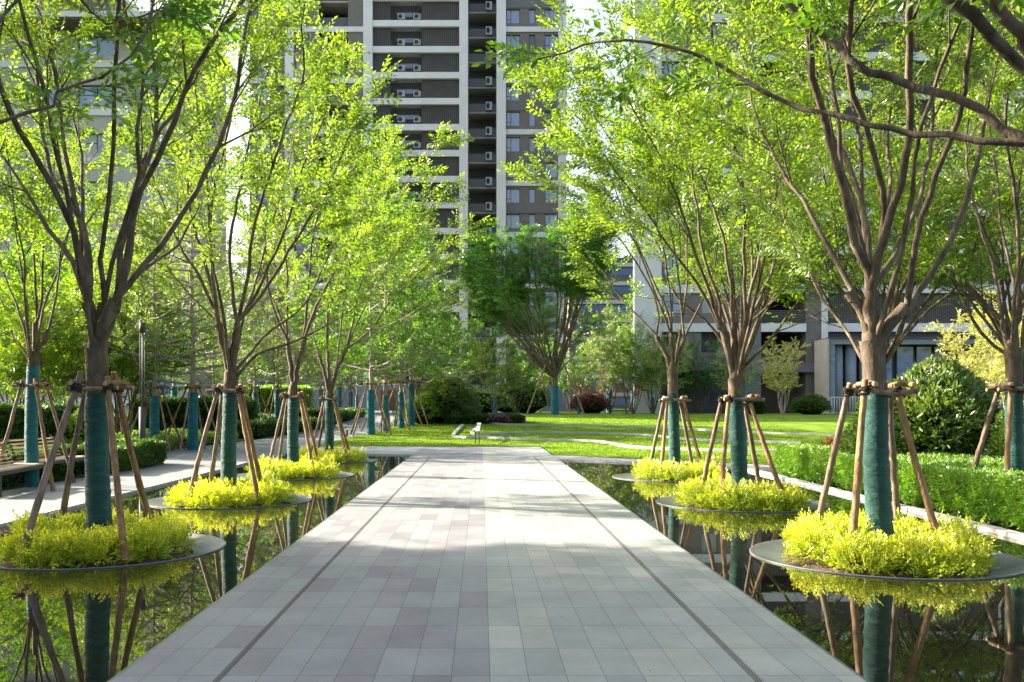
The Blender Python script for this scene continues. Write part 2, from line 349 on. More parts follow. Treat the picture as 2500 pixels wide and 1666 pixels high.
# ---------------------------------------------------------------- trees
UP=np.array([0,0,1.])
def unit(v): return v/(np.linalg.norm(v)+1e-9)
def rnd3(): return np.array([R.gauss(0,1),R.gauss(0,1),R.gauss(0,1)])
class Tree:
    def __init__(s, tw, ntw=7, sides=7):
        s.wood=Acc(); s.pos=[]; s.dir=[]; s.tw=tw; s.ntw=ntw; s.sides=sides; s.sub=1.0; s.leafz=0
    def limb(s, pts, r0, r1, depth=0, step=.22, n=None, jit=1.0):
        r0*=.84 if depth==0 else .9
        q=smooth_line(pts,step); L=len(q); t=np.linspace(0,1,L)
        if depth<2: q[1:]+= NR.randn(L-1,3)*.012*min(1,r0*20)*jit
        rad=r0+(r1-r0)*t**.8
        s.wood.tube(q,rad,n or max(3,s.sides-2*depth),m=0,cap=False,jit=.03*jit if depth==0 else 0)
        return q,rad
    def grow(s, q, rad, depth, t0=.25, dens=3.4, blen=1.25, up=.35, center=None, spread=.75):
        """side branches on the line q"""
        seg=np.linalg.norm(np.diff(q,axis=0),axis=1); tot=seg.sum(); cum=np.concatenate([[0],np.cumsum(seg)])
        n=max(1,int(tot*(1-t0)*dens*s.sub))
        for k in range(n):
            a=(t0+(1-t0)*(k+R.random())/n)*tot; i=min(len(seg)-1,int(np.searchsorted(cum,a)-1)); i=max(0,i)
            p=q[i]+(q[i+1]-q[i])*((a-cum[i])/(seg[i]+1e-9)); d=unit(q[i+1]-q[i])
            o=unit(np.cross(d,rnd3())); 
            if center is not None:
                c=p-center; c[2]=0; o=unit(o+unit(c)*.5)
            nd=unit(d*(1-spread*.45)+o*spread+UP*.12)
            fr=a/tot; l=blen*(1.05-.6*fr)*R.uniform(.6,1.2)
            m=p+nd*l*.5+UP*up*l*.08+rnd3()*l*.03; e=p+nd*l*.85+unit(nd+UP*up)*l*.25+rnd3()*l*.04
            r=min(rad[i]*.55,.006+.011*l)
            if depth==0:
                qq,rr=s.limb([p,m,e],r,r*.35,1,step=.25)
                s.grow(qq,rr,1,.15,dens*1.5,blen*.5,up,center,spread)
                s.leafy(qq,.35)
            else:
                s.wood.tube(np.array([p,m,e]),[r,r*.7,r*.3],3,m=0,cap=False)
                s.leafy(np.array([p,m,e]),0.05)
    def leafy(s,q,t0=.2):
        n=s.ntw
        for k in range(n):
            t=t0+(1-t0)*(k+R.random())/n; x=t*(len(q)-1); i=min(len(q)-2,int(x))
            p=q[i]+(q[i+1]-q[i])*(x-i); 
            if p[2]<s.leafz: continue
            d=unit(q[i+1]-q[i]); s.pos.append(p); s.dir.append(unit(d+rnd3()*.55+UP*.08))
        s.pos.append(q[-1]); s.dir.append(unit(q[-1]-q[-2]))
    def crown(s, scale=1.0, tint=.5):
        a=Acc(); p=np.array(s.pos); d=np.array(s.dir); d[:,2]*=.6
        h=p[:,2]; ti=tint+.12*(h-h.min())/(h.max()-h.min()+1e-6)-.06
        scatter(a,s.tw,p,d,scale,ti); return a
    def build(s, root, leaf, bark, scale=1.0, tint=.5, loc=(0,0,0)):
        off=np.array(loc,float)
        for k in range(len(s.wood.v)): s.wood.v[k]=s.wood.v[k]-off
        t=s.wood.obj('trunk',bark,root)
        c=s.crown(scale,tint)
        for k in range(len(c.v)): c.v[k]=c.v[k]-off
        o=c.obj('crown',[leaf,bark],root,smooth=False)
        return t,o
def wrap(root, base, line, r, mt, top_tie=True):
    """fabric wound round the stem with diagonal folds"""
    q=smooth_line(line,.022); n=28; L=len(q); a=np.arange(n)*2*math.pi/n
    zz=np.linspace(0,1,L); hgt=abs(q[-1][2]-q[0][2]); ac=Acc()
    ph=(q[:,2]/.17+.35*np.sin(q[:,2]*5))[:,None]+a[None]/(2*math.pi)
    fr=ph-np.floor(ph); fold=np.exp(-((fr-.5)/.07)**2)*.6+(fr-.5)*.45*(1+np.sin(a[None]*2+q[:,2][:,None]*9))*.5
    nz=NR.randn(L//5+3,8); nn=np.array([[nz[i//5,int(k*8/n)%8] for k in range(n)] for i in range(L)])*.0
    wob=.5*np.sin(q[:,2]*31+2)[:,None]*np.cos(a*3+1)[None]+.5*np.sin(q[:,2][:,None]*14+a[None]*2)
    rr=(r*(1+.16*(1-zz)**3)[:,None])*(1+.11*fold+.02*wob)
    v=np.zeros((L,n,3)); v[:,:,0]=q[:,0][:,None]+rr*np.cos(a)[None]; v[:,:,1]=q[:,1][:,None]+rr*np.sin(a)[None]; v[:,:,2]=q[:,2][:,None]
    i=np.arange(L-1)[:,None]*n; j=np.arange(n)[None]; j2=(j+1)%n
    ac.add(v.reshape(-1,3)-np.array(base),np.stack([i+j,i+j2,i+n+j2,i+n+j],-1).reshape(-1,4))
    return ac.obj('trunk_wrap',mt,root)

def pole_mesh(a,b,r0,r1):
    ac=Acc(); n=14; t=np.linspace(0,1,n)[:,None]; q=np.array(a)*(1-t)+np.array(b)*t
    q[1:-1]+=NR.randn(n-2,3)*.0022; q[1:-1,:]+=np.sin(np.linspace(0,math.pi,n)[1:-1])[:,None]*NR.randn(1,3)*.014; rad=np.linspace(r0,r1,n)*(1+.035*NR.randn(n))
    ac.tube(q,rad,9,jit=.04,cap=False)
    for e,rr,sg in ((q[-1],rad[-1],1),(q[0],rad[0],-1)):
        d=unit(q[-1]-q[-2])*.004*sg; ac.tube(np.array([e-d,e+d]),rr*.97,9,m=1)
    return ac
def support(cen, feet, tops, zbar, label, rp=.032, rope=ROPE, near=True, tr=.15, group='wooden supports around the avenue trees'):
    """leaning poles tied with short cross bars round the stem"""
    cen=np.array(cen,float)
    root=empty('tree_support',cen,label,'tree support',group)
    for k,(f,t) in enumerate(zip(feet,tops)):
        pole_mesh(np.array(f)-cen,np.array(t)-cen,rp*1.12,rp*.9).obj('pole',[POLEG if k%2 else POLE,CUT],root)
        f=np.array(f,float); t=np.array(t,float); u=(zbar+cen[2]-f[2])/(t[2]-f[2]); p=f+(t-f)*u-cen; d=unit(t-f)
        ac=Acc()
        for m_ in range(5 if near else 2):
            ang=R.uniform(-.5,.5); ax=unit(d+unit(rnd3())*.35); o=p+d*R.uniform(-.035,.035)
            u1=unit(np.cross(ax,rnd3())); u2=np.cross(ax,u1); aa=np.linspace(0,2*math.pi,13)
            ac.tube(o+rp*1.45*(np.cos(aa)[:,None]*u1+np.sin(aa)[:,None]*u2),.009,5,cap=False)
        if near: ac.tube(smooth_line([p,p+np.array([R.uniform(-.08,.08),-.04,.02]),p+np.array([R.uniform(-.12,.12),-.05,-.03])],.03),.006,5)
        ac.obj('rope_tie',rope,root)
    s=tr+rp
    for k,(dx,dy,ax) in enumerate(((0,-s,0),(0,s,0),(-s,0,1),(s,0,1))):
        zz=zbar+(.0 if ax==0 else rp*1.55); l=s*1.3+R.uniform(0,.08)
        a=np.array([dx-(l if ax==0 else 0),dy-(l if ax==1 else 0),zz+R.uniform(-.01,.01)]); b=np.array([dx+(l if ax==0 else 0),dy+(l if ax==1 else 0),zz+R.uniform(-.01,.01)])
        pole_mesh(a,b,rp*.78,rp*.74).obj('crossbar',[POLEG if k%2 else POLE,CUT],root)
    return root

def main_tree(label, base, trunk, limbs, tr=.135, H_top=8.6, tw=TW_MID, ntw=6, wtop=None, leaf=LEAF, wmat=WRAP, dens=3.2, blen=1.3, depth=None, scale=1.0, group='avenue trees standing in the pool', wr=None, tint=.5, leafz=2.9, name='avenue_tree', bark=BARK, sub=1.0, extra=3, stems=()):
    """trunk / limbs in picture coordinates with a depth offset each"""
    base=np.array(base,float); Y0=base[1]
    root=empty(name,base,label,'tree',group)
    T=Tree(tw,ntw,9); T.leafz=leafz; T.sub=sub
    tp=[P(x,y,Y0) for x,y in trunk]; tp[0][2]=base[2]-.05
    q,rad=T.limb(tp,tr*.93,tr*.86,0,step=.15,n=14,jit=.25)
    fork=tp[-1]; st=[]
    d_=unit(tp[-1]-tp[-2]); T.wood.tube([fork-d_*.03,fork+d_*.06,fork+d_*.14,fork+d_*.20],[tr*.715,tr*.66,tr*.46,tr*.12],14,cap=False)
    for (x,y,r) in stems:
        a=tp[-2]*.5+tp[-1]*.5; e=P(x,y,Y0+R.uniform(-.1,.1)); m=(a+e)/2+np.array([-.15*(e[0]-a[0]),0,.0])
        T.limb([a,m,e],r*1.28,r*1.1,0,step=.12,n=11); st.append((x,y,e,r))
    for li,(dY,r0,pts) in enumerate(limbs):
        L=[]
        if st:
            px=np.array([p[0] for p in pts],float); py=np.array([p[1] for p in pts],float)
            best=min(st,key=lambda q:abs(np.interp(-q[1],-py,px)-q[0]))
            if abs(np.interp(-best[1],-py,px)-best[0])<55*10/Y0+12:
                L=[best[2]-UP*.12,best[2]+UP*.0+rnd3()*.012]; pts=[p for p in pts if p[1]<best[1]-35*10/Y0-8]; r0=min(r0,best[3]*.92)
        n=len(pts)
        for k,(x,y) in enumerate(pts):
            f=((k+1)/n)**1.1 if L else (k/(n-1))**1.1
            L.append(P(x,y,Y0+dY*f))
        if pts[-1][1]<60:
            d=unit(L[-1]-L[-2]+UP*.3)
            while L[-1][2]<H_top-.3:
                d=unit(d+rnd3()*.1+UP*.05); L.append(L[-1]+d*.7)
        ln=sum(np.linalg.norm(L[i+1]-L[i]) for i in range(len(L)-1))
        q,rad=T.limb(L,r0*(.86 if Y0<12 else .82),max(.005,r0*.15),0,step=.2,n=9)
        T.grow(q,rad,0,.33,dens*1.1,blen*min(1,.5+ln/8),.5,base,.62)
        T.leafy(q[int(len(q)*.6):],.0)
    for k in range(extra):     # limbs towards and away from the camera
        a=R.uniform(0,6.28); a=[1.2,-1.5,1.9,-1.9][k%4]+R.uniform(-.3,.3); hh=H_top*R.uniform(.75,.95)-fork[2]
        L=[fork-UP*.15]; 
        for j in range(1,6):
            f=j/5; rr_=2.4*f**1.15; L.append(fork+np.array([math.cos(a)*rr_,math.sin(a)*rr_,hh*f])+rnd3()*.08)
        q,rad=T.limb(L,tr*.3,.007,0,step=.25,n=8)
        T.grow(q,rad,0,.3,dens*.85,blen,.5,base,.62); T.leafy(q[int(len(q)*.6):],.0)
    T.build(root,leaf,bark,scale,tint,base)
    # fabric sleeve
    wt=wtop if wtop is not None else 1.62
    line=[p for p in tp if p[2]<wt-.05]; 
    i=len(line); a=tp[i-1]; b=tp[i]; f=(wt-a[2])/(b[2]-a[2]); line.append(a+(b-a)*f)
    line[0]=line[0]+UP*.05
    wrap(root,base,line,(wr or tr)*.89,wmat)
    return root

# ================================================================ SETTING
def strip_mesh(left, right, off, n, mt, name, m=6, thick=0):
    """draped sheet between two border lines given on the ground"""
    def res(p):
        p=np.array(p,float)[:, :2]; s=np.concatenate([[0],np.cumsum(np.linalg.norm(np.diff(p,axis=0),axis=1))]); t=np.linspace(0,s[-1],n)
        return np.stack([np.interp(t,s,p[:,0]),np.interp(t,s,p[:,1])],1)
    a,b=res(left),res(right); ac=Acc(); u=np.linspace(0,1,m)[None,:,None]
    v=a[:,None,:]*(1-u)+b[:,None,:]*u; z=g(v[:,:,1])+off
    V=np.concatenate([v,z[:,:,None]],2).reshape(-1,3)
    i=np.arange(n-1)[:,None]*m; j=np.arange(m-1)[None]
    f=np.stack([i+j,i+j+1,i+m+j+1,i+m+j],-1).reshape(-1,4)
    ac.add(V,f)
    o=ac.obj(name,mt); 
    # make it face up
    me=o.data
    if me.polygons[0].normal.z<0: me.flip_normals()
    return o
# ground: one sheet to the horizon, lowered under the pools
gx=np.concatenate([[-900,-300,-120,-60,-40,-25,-16,-11,-9,-8,-6.35,-6.2],np.linspace(-6,6,9),[6.2,6.32,8,10,14,20,30,45,70,120,300,900]])
gy=np.concatenate([[-200,-60,-20,-5,0,10,20,26,28.9,29.2,31,33],np.linspace(34,66,24),[70,80,100,140,200,400,1500]])
XX,YY=np.meshgrid(gx,gy)
ZZ=g(YY)-.03; inp=(np.abs(XX)<6.33)&(YY<33.5); ZZ=np.where(inp,-.35,ZZ)
nx,ny=len(gx),len(gy); i=np.arange(ny-1)[:,None]*nx; j=np.arange(nx-1)[None]
ac=Acc(); ac.add(np.stack([XX,YY,ZZ],-1).reshape(-1,3),np.stack([i+j,i+j+1,i+nx+j+1,i+nx+j],-1).reshape(-1,4))
tag(ac.obj('ground',COVER),kind='structure')
# the straight path
def slab(name,x0,x1,y0,y1,z0,z1,mt):
    ac=Acc(); ac.box(x0,x1,y0,y1,z0,z1); o=ac.obj(name,mt,smooth=False); return tag(o,kind='structure')
pth=slab('path',-2.0,2.08,-6,31.8,-.30,0,PATHM)
ac=Acc(); 
for x0,x1 in ((-2.035,-2.0),(2.08,2.115)): ac.box(x0,x1,-6,27.6,-.3,-.012)
tag(ac.obj('path_edging',surf('zinc_edging',[(.13,.16,.15),(.22,.25,.22)],6,.4,.1,metal=.5),smooth=False),kind='structure')
# slot drains
ac=Acc()
for xc in (-1.43,1.5):
    for dx in (-.014,0,.014): ac.box(xc+dx-.0032,xc+dx+.0032,-6,26.6,-.02,.0015)
dr=ac.obj('slot_drain',surf('drain_slot',[(.03,.027,.023),(.09,.075,.06)],30,.8,.2),smooth=False); tag(dr,kind='structure')
# pools
from mathutils.geometry import tessellate_polygon
WZ=-.040
def pool(poly,discs):
    loops=[[Vector((x,y,WZ)) for x,y in poly]]
    for cx,cy in discs: loops.append([Vector((cx+1.285*math.cos(a*math.pi/30),cy+1.285*math.sin(a*math.pi/30),WZ)) for a in range(60)])
    tr=tessellate_polygon(loops); v=[tuple(p) for l in loops for p in l]
    ac=Acc(); ac.add(v,[(a,b,c,c) for a,b,c in tr]); me=ac.mesh('pool_water',WATER,smooth=False)
    bm=__import__('bmesh').new(); bm.from_mesh(me)
    for f in bm.faces:
        if f.normal.z<0: f.normal_flip()
    bm.to_mesh(me); bm.free()
    return tag(link('pool_water',me),kind='structure')
pool([(-6.02,-4),(-2.02,-4),(-2.02,27.9),(-6.02,29.1)],[(-4.05,10.0),(-4.0,15.0),(-4.03,20.2),(-4.07,25.3),(-4.05,4.9)])
pool([(2.1,-4),(6.12,-4),(6.12,22.6),(2.1,25.8)],[(4.06,9.5),(4.03,14.6),(4.06,19.7),(4.05,4.4)])
# kerb / cross paving at the far end
def prism(name,poly,z0,z1,mt,kind='structure'):
    n=len(poly); ac=Acc(); v=[(x,y,z0) for x,y in poly]+[(x,y,z1) for x,y in poly]
    f=[(k,(k+1)%n,n+(k+1)%n,n+k) for k in range(n)]
    assert n==4; f+=[(3,2,1,0),(4,5,6,7)]
    ac.add(v,f); o=ac.obj(name,mt,smooth=False)
    return tag(o,kind=kind) if kind else o
prism('cross_paving',[(-6.02,29.05),(-2.0,27.85),(-2.0,33.1),(-6.02,33.1)],-.3,-.003,KERBS)
ac=Acc(); ac.box(-2.0,2.08,31.8,33.1,-.3,-.006); tag(ac.obj('path_end_band',PATHM,smooth=False),kind='structure')
prism('pool_kerb',[(2.08,25.7),(6.5,22.4),(9.6,20.6),(2.08,27.5)],-.3,.004,KERBS)
prism('pool_edge',[(6.1,1.0),(6.26,1.0),(6.26,22.7),(6.1,22.8)],-.3,.01,WHITEC)
# side pavement, left, curving away
rb=[(-6.0,-3),(-6.0,20),(-6.0,33.1),G(797,1006),G(836,999),G(901,981),G(940,972),G(905,960),(-9.5,100)]
lb=[(-8.45,-3),(-8.3,15),(-8.0,19.8),(-7.85,23.4),(-9.2,26),(-10.2,30),(-9.7,35),G(597,1011),G(640,994),G(775,975),G(839,957),(-13,100)]
lb=[(p[0],p[1]) for p in lb]; rb=[(p[0],p[1]) for p in rb]
def by_y(pts,ys):
    p=np.array(pts); 
    return [(float(np.interp(y,p[:,1],p[:,0])),float(y)) for y in ys]
ys=np.concatenate([np.linspace(-3,33,20),np.linspace(34,100,50)])
lbs=sorted(lb,key=lambda p:p[1]); rbs=sorted(rb,key=lambda p:p[1])
o=strip_mesh(by_y(lbs,ys),by_y(rbs,ys),.0,90,CONC,'side_pavement'); tag(o,kind='structure')
ac=Acc(); ac.box(-6.05,-5.985,-3,29.0,-.3,.002); tag(ac.obj('pavement_edge',WHITEC,smooth=False),kind='structure')
# lawn
lawnl=[p for p in by_y(rbs,np.linspace(33.1,72,30))]; lawnl=[(x+.03,y) for x,y in lawnl]
lawnr=[(30,y) for x,y in lawnl]
o=strip_mesh(lawnl,lawnr,.012,70,GRASS,'lawn',m=40); tag(o,kind='structure')
o=strip_mesh([(2.1,27.52),(9.6,20.7)],[(2.1,33.2),(30,33.2)],.012,20,GRASS,'lawn_front'); tag(o,kind='structure')
# grass blades over the lawn, a moving surface of short blades
ac=Acc(); n=90000
yy=NR.uniform(0,1,n)**1.7*38+20; xx=NR.uniform(-11,15,n)
xl=np.interp(yy,[p[1] for p in rbs],[p[0] for p in rbs])+.05
ok=((yy>33.15)&(xx>xl))|((yy<33.15)&(yy>27.6)&(xx>2.12))|((yy<=27.6)&(xx>2.2)&(yy>27.6-.92*(xx-2.1)))
xx,yy=xx[ok],yy[ok]; n=len(xx); zz=g(yy)+.01; a=NR.uniform(0,6.28,n); hgt=NR.uniform(.02,.05,n); w=.010+.0004*yy
lx=NR.randn(n)*.02; ly=NR.randn(n)*.02
p0=np.stack([xx-np.cos(a)*w,yy-np.sin(a)*w,zz],1); p1=np.stack([xx+np.cos(a)*w,yy+np.sin(a)*w,zz],1); p2=np.stack([xx+lx,yy+ly,zz+hgt],1)
V=np.stack([p0,p1,p2],1).reshape(-1,3); k=np.arange(n)*3
ac.add(V,np.stack([k,k+1,k+2,k+2],1),np.repeat(NR.uniform(.1,.9,n),3))
GBL=leafmat('grass_blade',[(0.1,(.11,.20,.018)),(.5,(.18,.29,.028)),(.9,(.27,.38,.045))],.4,(1.2,1.2,.4),.0,.25)
tag(ac.obj('grass',GBL,smooth=False),'short mown grass of the sloping lawn','grass',kind='stuff')

# lawn edging strips
def edging(pts, label, wd=.14, ht=.10, dz=.0, posts=False):
    q=np.array([G(x,y) for x,y in pts]); q=smooth_line(q,.6); c=q[0].copy(); q[:,2]=g(q[:,1])+dz
    root=empty('lawn_edging',c,label,'edging','pale edging strips across the lawn')
    ac=Acc(); d=np.gradient(q,axis=0); d[:,2]=0; d/=np.linalg.norm(d,axis=1)[:,None]; s=np.stack([-d[:,1],d[:,0],d[:,2]],1)*wd/2
    V=np.stack([q-s+UP*(ht-.15),q+s+UP*(ht-.15),q+s+UP*ht,q-s+UP*ht],1)-c; n=len(q); k=np.arange(n-1)[:,None]*4; j=np.arange(4)[None]; j2=(j+1)%4
    f=np.stack([k+j,k+j2,k+4+j2,k+4+j],-1).reshape(-1,4); f=np.vstack([f,[(0,1,2,3),(4*n-4,4*n-1,4*n-2,4*n-3)]])
    ac.add(V.reshape(-1,3),f); ac.obj('top_strip',WHITEC,root,smooth=False)
    return root,c
edging([(1063,979.5),(1044,1006),(1119,1009),(1231,1013),(1357,1016.7),(1399,1021.5),(1455,1031),(1539,1035.5),(1679,1039.7),(1850,1043)],'lowest pale stone edging strip, the one nearest the paving')
e2,c2=edging([(1096,985),(1092,1000),(1203,996.5),(1371,998.5),(1427,1000),(1511,1005),(1581,1013),(1679,1016.7),(1840,1021)],'middle pale stone edging strip whose end rises on two thin dark posts')
edging([(1132,964),(1143,977),(1343,981),(1539,986),(1651,993),(1800,999),(1965,1006)],'highest pale stone edging strip across the sunny lawn')
a=P(1101,973,38.5); b=P(1096.5,992,35.2); ac=Acc(); ac.bar(a-c2,b-c2,.16,.04); ac.obj('raised_end',WHITEC,e2,smooth=False)
for px in (1092.5,1101):
    ac=Acc(); t=P(px,992,35.2); ac.bar(t-UP*.02-c2,np.array([t[0],t[1],g(35.2)-.02])-c2,.035,.035,up=(0,1,0)); ac.obj('post',STEEL,e2,smooth=False)

# ================================================================ PLANTER DISCS and golden shrubs
def disc_mesh(r=1.3,n=96):
    ac=Acc(); a=np.arange(n)*2*math.pi/n; prof=[(r-.012,-.012),(r,-.028),(r+.002,-.031),(r-.012,-.05),(r-.25,-.2),(0.2,-.2)]
    prof_in=[(r-.012,-.028),(r-.10,-.055),(r-.25,-.10),(r-.45,-.13),(.2,-.14)]
    for pr,sg in ((prof[1:],1),(prof_in,-1)):
        v=np.array([[(p[0]*math.cos(t),p[0]*math.sin(t),p[1]) for t in a] for p in pr]).reshape(-1,3)
        i=np.arange(len(pr)-1)[:,None]*n; j=np.arange(n)[None]; j2=(j+1)%n
        f=np.stack([i+j,i+j2,i+n+j2,i+n+j],-1).reshape(-1,4); ac.add(v,f)
    v=np.array([(rr*math.cos(t),rr*math.sin(t),-.004) for rr in (r,r-.012) for t in a]); v[:,2]=-.028; j=np.arange(n); j2=(j+1)%n
    ac.add(v,np.stack([j,j2,n+j2,n+j],-1)); return ac
def soil_mesh(r=1.0):
    ac=Acc(); n=40; m=9; a=np.arange(n)*2*math.pi/n; V=[]
    for k in range(m):
        rr=r*(1-k/(m-1))
        for t in a: V.append((rr*math.cos(t),rr*math.sin(t),-.125+.15*(1-(rr/r)**2)+(.008*R.gauss(0,1) if k else 0)))
    i=np.arange(m-1)[:,None]*n; j=np.arange(n)[None]; j2=(j+1)%n
    ac.add(V,np.stack([i+j,i+j2,i+n+j2,i+n+j],-1).reshape(-1,4)); return ac
def golden_mesh(name, r=1.0, n=2600, tw=TW_SPRIG, seed=1):
    """ring of low rounded plants; soil shows between some of them"""
    rs=np.random.RandomState(seed); pos=[];dr=[];ti=[]; cl=[]
    for k in range(13):
        a=k/13*2*math.pi+rs.uniform(-.16,.16); q=rs.uniform(.66,.84)*r; cl.append((q*math.cos(a),q*math.sin(a),rs.uniform(.22,.36),rs.uniform(.24,.40),rs.uniform(-.1,.1)))
    for k in range(7):
        a=k/7*2*math.pi+rs.uniform(-.3,.3); q=rs.uniform(.30,.50)*r; cl.append((q*math.cos(a),q*math.sin(a),rs.uniform(.18,.28),rs.uniform(.16,.34),rs.uniform(-.15,.1)))
    for k in range(n):
        c=cl[rs.randint(len(cl))]; v=rs.randn(3); v[2]=abs(v[2])*.9+.03; v/=np.linalg.norm(v)
        az_=math.atan2(v[1],v[0]); f=rs.uniform(.35,1)**.5*(1+.16*math.sin(az_*3+c[0]*9)+.12*math.sin(v[2]*9+c[1]*7)); 
        p=np.array([c[0]+v[0]*c[2]*f,c[1]+v[1]*c[2]*f,-.08+v[2]*c[3]*f])
        if np.hypot(p[0],p[1])>r*1.10: continue
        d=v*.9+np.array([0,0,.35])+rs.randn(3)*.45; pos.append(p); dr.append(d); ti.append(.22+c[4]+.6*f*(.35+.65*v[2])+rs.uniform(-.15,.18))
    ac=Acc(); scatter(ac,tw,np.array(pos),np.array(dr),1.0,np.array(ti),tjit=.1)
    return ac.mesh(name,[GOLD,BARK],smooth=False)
disc_data=disc_mesh().mesh('planter_disc',RIM); soil_data=soil_mesh().mesh('soil',SOIL)
gold_near=[golden_mesh('golden_shrub_a',n=5600,seed=3),golden_mesh('golden_shrub_b',n=5600,seed=9)]
gold_far=[golden_mesh('golden_shrub_c',n=3600,tw=TW_GOLDF,seed=5),golden_mesh('golden_shrub_d',n=3600,tw=TW_GOLDF,seed=8)]
AV=[('L',-4.05,10.0),('L',-4.0,15.0),('L',-4.03,20.2),('L',-4.07,25.3),('R',4.06,9.5),('R',4.03,14.6),('R',4.06,19.7)]
ordn={'L':['nearest disc of the left row','second disc of the left row','third disc of the left row','farthest disc of the left row'],'R':['nearest disc of the right row','middle disc of the right row','farthest disc of the right row']}
cnt={'L':0,'R':0}
for k,(sd,x,y) in enumerate(AV):
    w=ordn[sd][cnt[sd]]; cnt[sd]+=1
    d=empty('planter_disc',(x,y,0),'round grey metal planter dish on dark water, '+w,'planter','round planter dishes standing in the pools')
    link('dish',disc_data,d); link('soil',soil_data,d)
    near=y<16
    o=link('golden_shrub',(gold_near if near else gold_far)[k%2]); o.location=(x,y,0); o.rotation_euler=(0,0,math.pi*(k%3==1))
    o.scale=(.88,1.10,(.9 if sd=='L' else .98) if near else .92)
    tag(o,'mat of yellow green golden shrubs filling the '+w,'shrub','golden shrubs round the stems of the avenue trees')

ac=Acc(); n=900; fx_=NR.uniform(-6,6.1,n); fy_=NR.uniform(2,24,n)
ok=(np.abs(fx_-.04)>2.12)
for cx,cy in [(a[1],a[2]) for a in AV]: ok&=np.hypot(fx_-cx,fy_-cy)>1.32
fx_,fy_=fx_[ok],fy_[ok]; n=len(fx_); a=NR.uniform(0,6.28,n); w=NR.uniform(.003,.009,n)
p=[np.stack([fx_+np.cos(a+q)*w*(1 if q in (0,3.1416) else .45),fy_+np.sin(a+q)*w*(1 if q in (0,3.1416) else .45),np.full(n,WZ+.002)],1) for q in (0,1.5708,3.1416,4.7124)]
k=np.arange(n)*4; ac.add(np.stack(p,1).reshape(-1,3),np.stack([k,k+1,k+2,k+3],1),np.repeat(NR.uniform(.1,.9,n),4))
tag(ac.obj('floating_debris',surf('petal_litter',[(.25,.24,.12),(.4,.38,.25)],3,.8,0),smooth=False),'tiny bud scales and petals floating on the dark water','litter',kind='stuff')
ac=Acc(); n=260; fx_=NR.uniform(-1.95,2.03,n); fy_=NR.uniform(2.5,30,n); a=NR.uniform(0,6.28,n); w=NR.uniform(.004,.013,n)
p=[np.stack([fx_+np.cos(a+q)*w*(1 if q in (0,3.1416) else .45),fy_+np.sin(a+q)*w*(1 if q in (0,3.1416) else .45),np.full(n,.003)+NR.uniform(0,.004,n)],1) for q in (0,1.5708,3.1416,4.7124)]
k=np.arange(n)*4; ac.add(np.stack(p,1).reshape(-1,3),np.stack([k,k+1,k+2,k+3],1))
tag(ac.obj('fallen_leaves',surf('leaf_litter',[(.10,.08,.03),(.2,.17,.07)],3,.8,0),smooth=False),'tiny fallen leaves and bud scales on the stone path','litter',kind='stuff')

# ================================================================ AVENUE TREES
spec={}
spec['L1']=dict(stems=[(203,700,.060),(236,700,.045),(267,690,.062)],base=(-4.05,10,0),tr=.135,trunk=[(231,1255),(226,1150),(223,1050),(223,950),(224,890),(222,840),(222,800)],wtop=1.60,tw=TW_NEAR,ntw=5,dens=2.8,sub=1.0,blen=1.1,
 label='tall branching tree with teal wrapped stem, nearest of the left row, beside the benches',
 limbs=[(1.2,.062,[(214,830),(203,740),(195,680),(165,600),(111,527),(60,440),(0,350),(-60,260)]),
 (-1.6,.07,[(214,810),(205,740),(190,640),(165,530),(120,430),(70,340),(44,296),(0,195),(-30,90),(-60,-20)]),
 (1.8,.06,[(216,800),(208,700),(205,600),(181,497),(155,380),(135,250),(110,100),(80,0),(60,-60)]),
 (-1.8,.066,[(220,790),(222,690),(232,600),(242,527),(255,400),(262,280),(265,168),(268,60),(272,-20)]),
 (1.5,.085,[(232,830),(248,760),(268,690),(275,620),(292,527),(330,400),(355,320),(363,235),(350,120),(346,20),(345,-50)]),
 (-1.2,.07,[(238,800),(262,720),(290,600),(323,437),(360,370),(400,280),(447,161),(490,90),(538,34),(580,-30)]),
 (.8,.055,[(262,705),(300,665),(397,527),(450,430),(504,336),(520,280),(538,218),(560,100),(578,0),(590,-60)]),
 (2.2,.05,[(222,790),(215,660),(195,540),(150,450),(110,380),(90,250),(80,120),(30,20),(10,-50)]),
 (-.6,.05,[(234,760),(250,650),(270,560),(300,480),(320,400),(315,300),(330,180),(300,80),(280,-30)]),
 (2.5,.035,[(262,700),(330,620),(410,560),(450,490),(520,430),(560,380)]),])
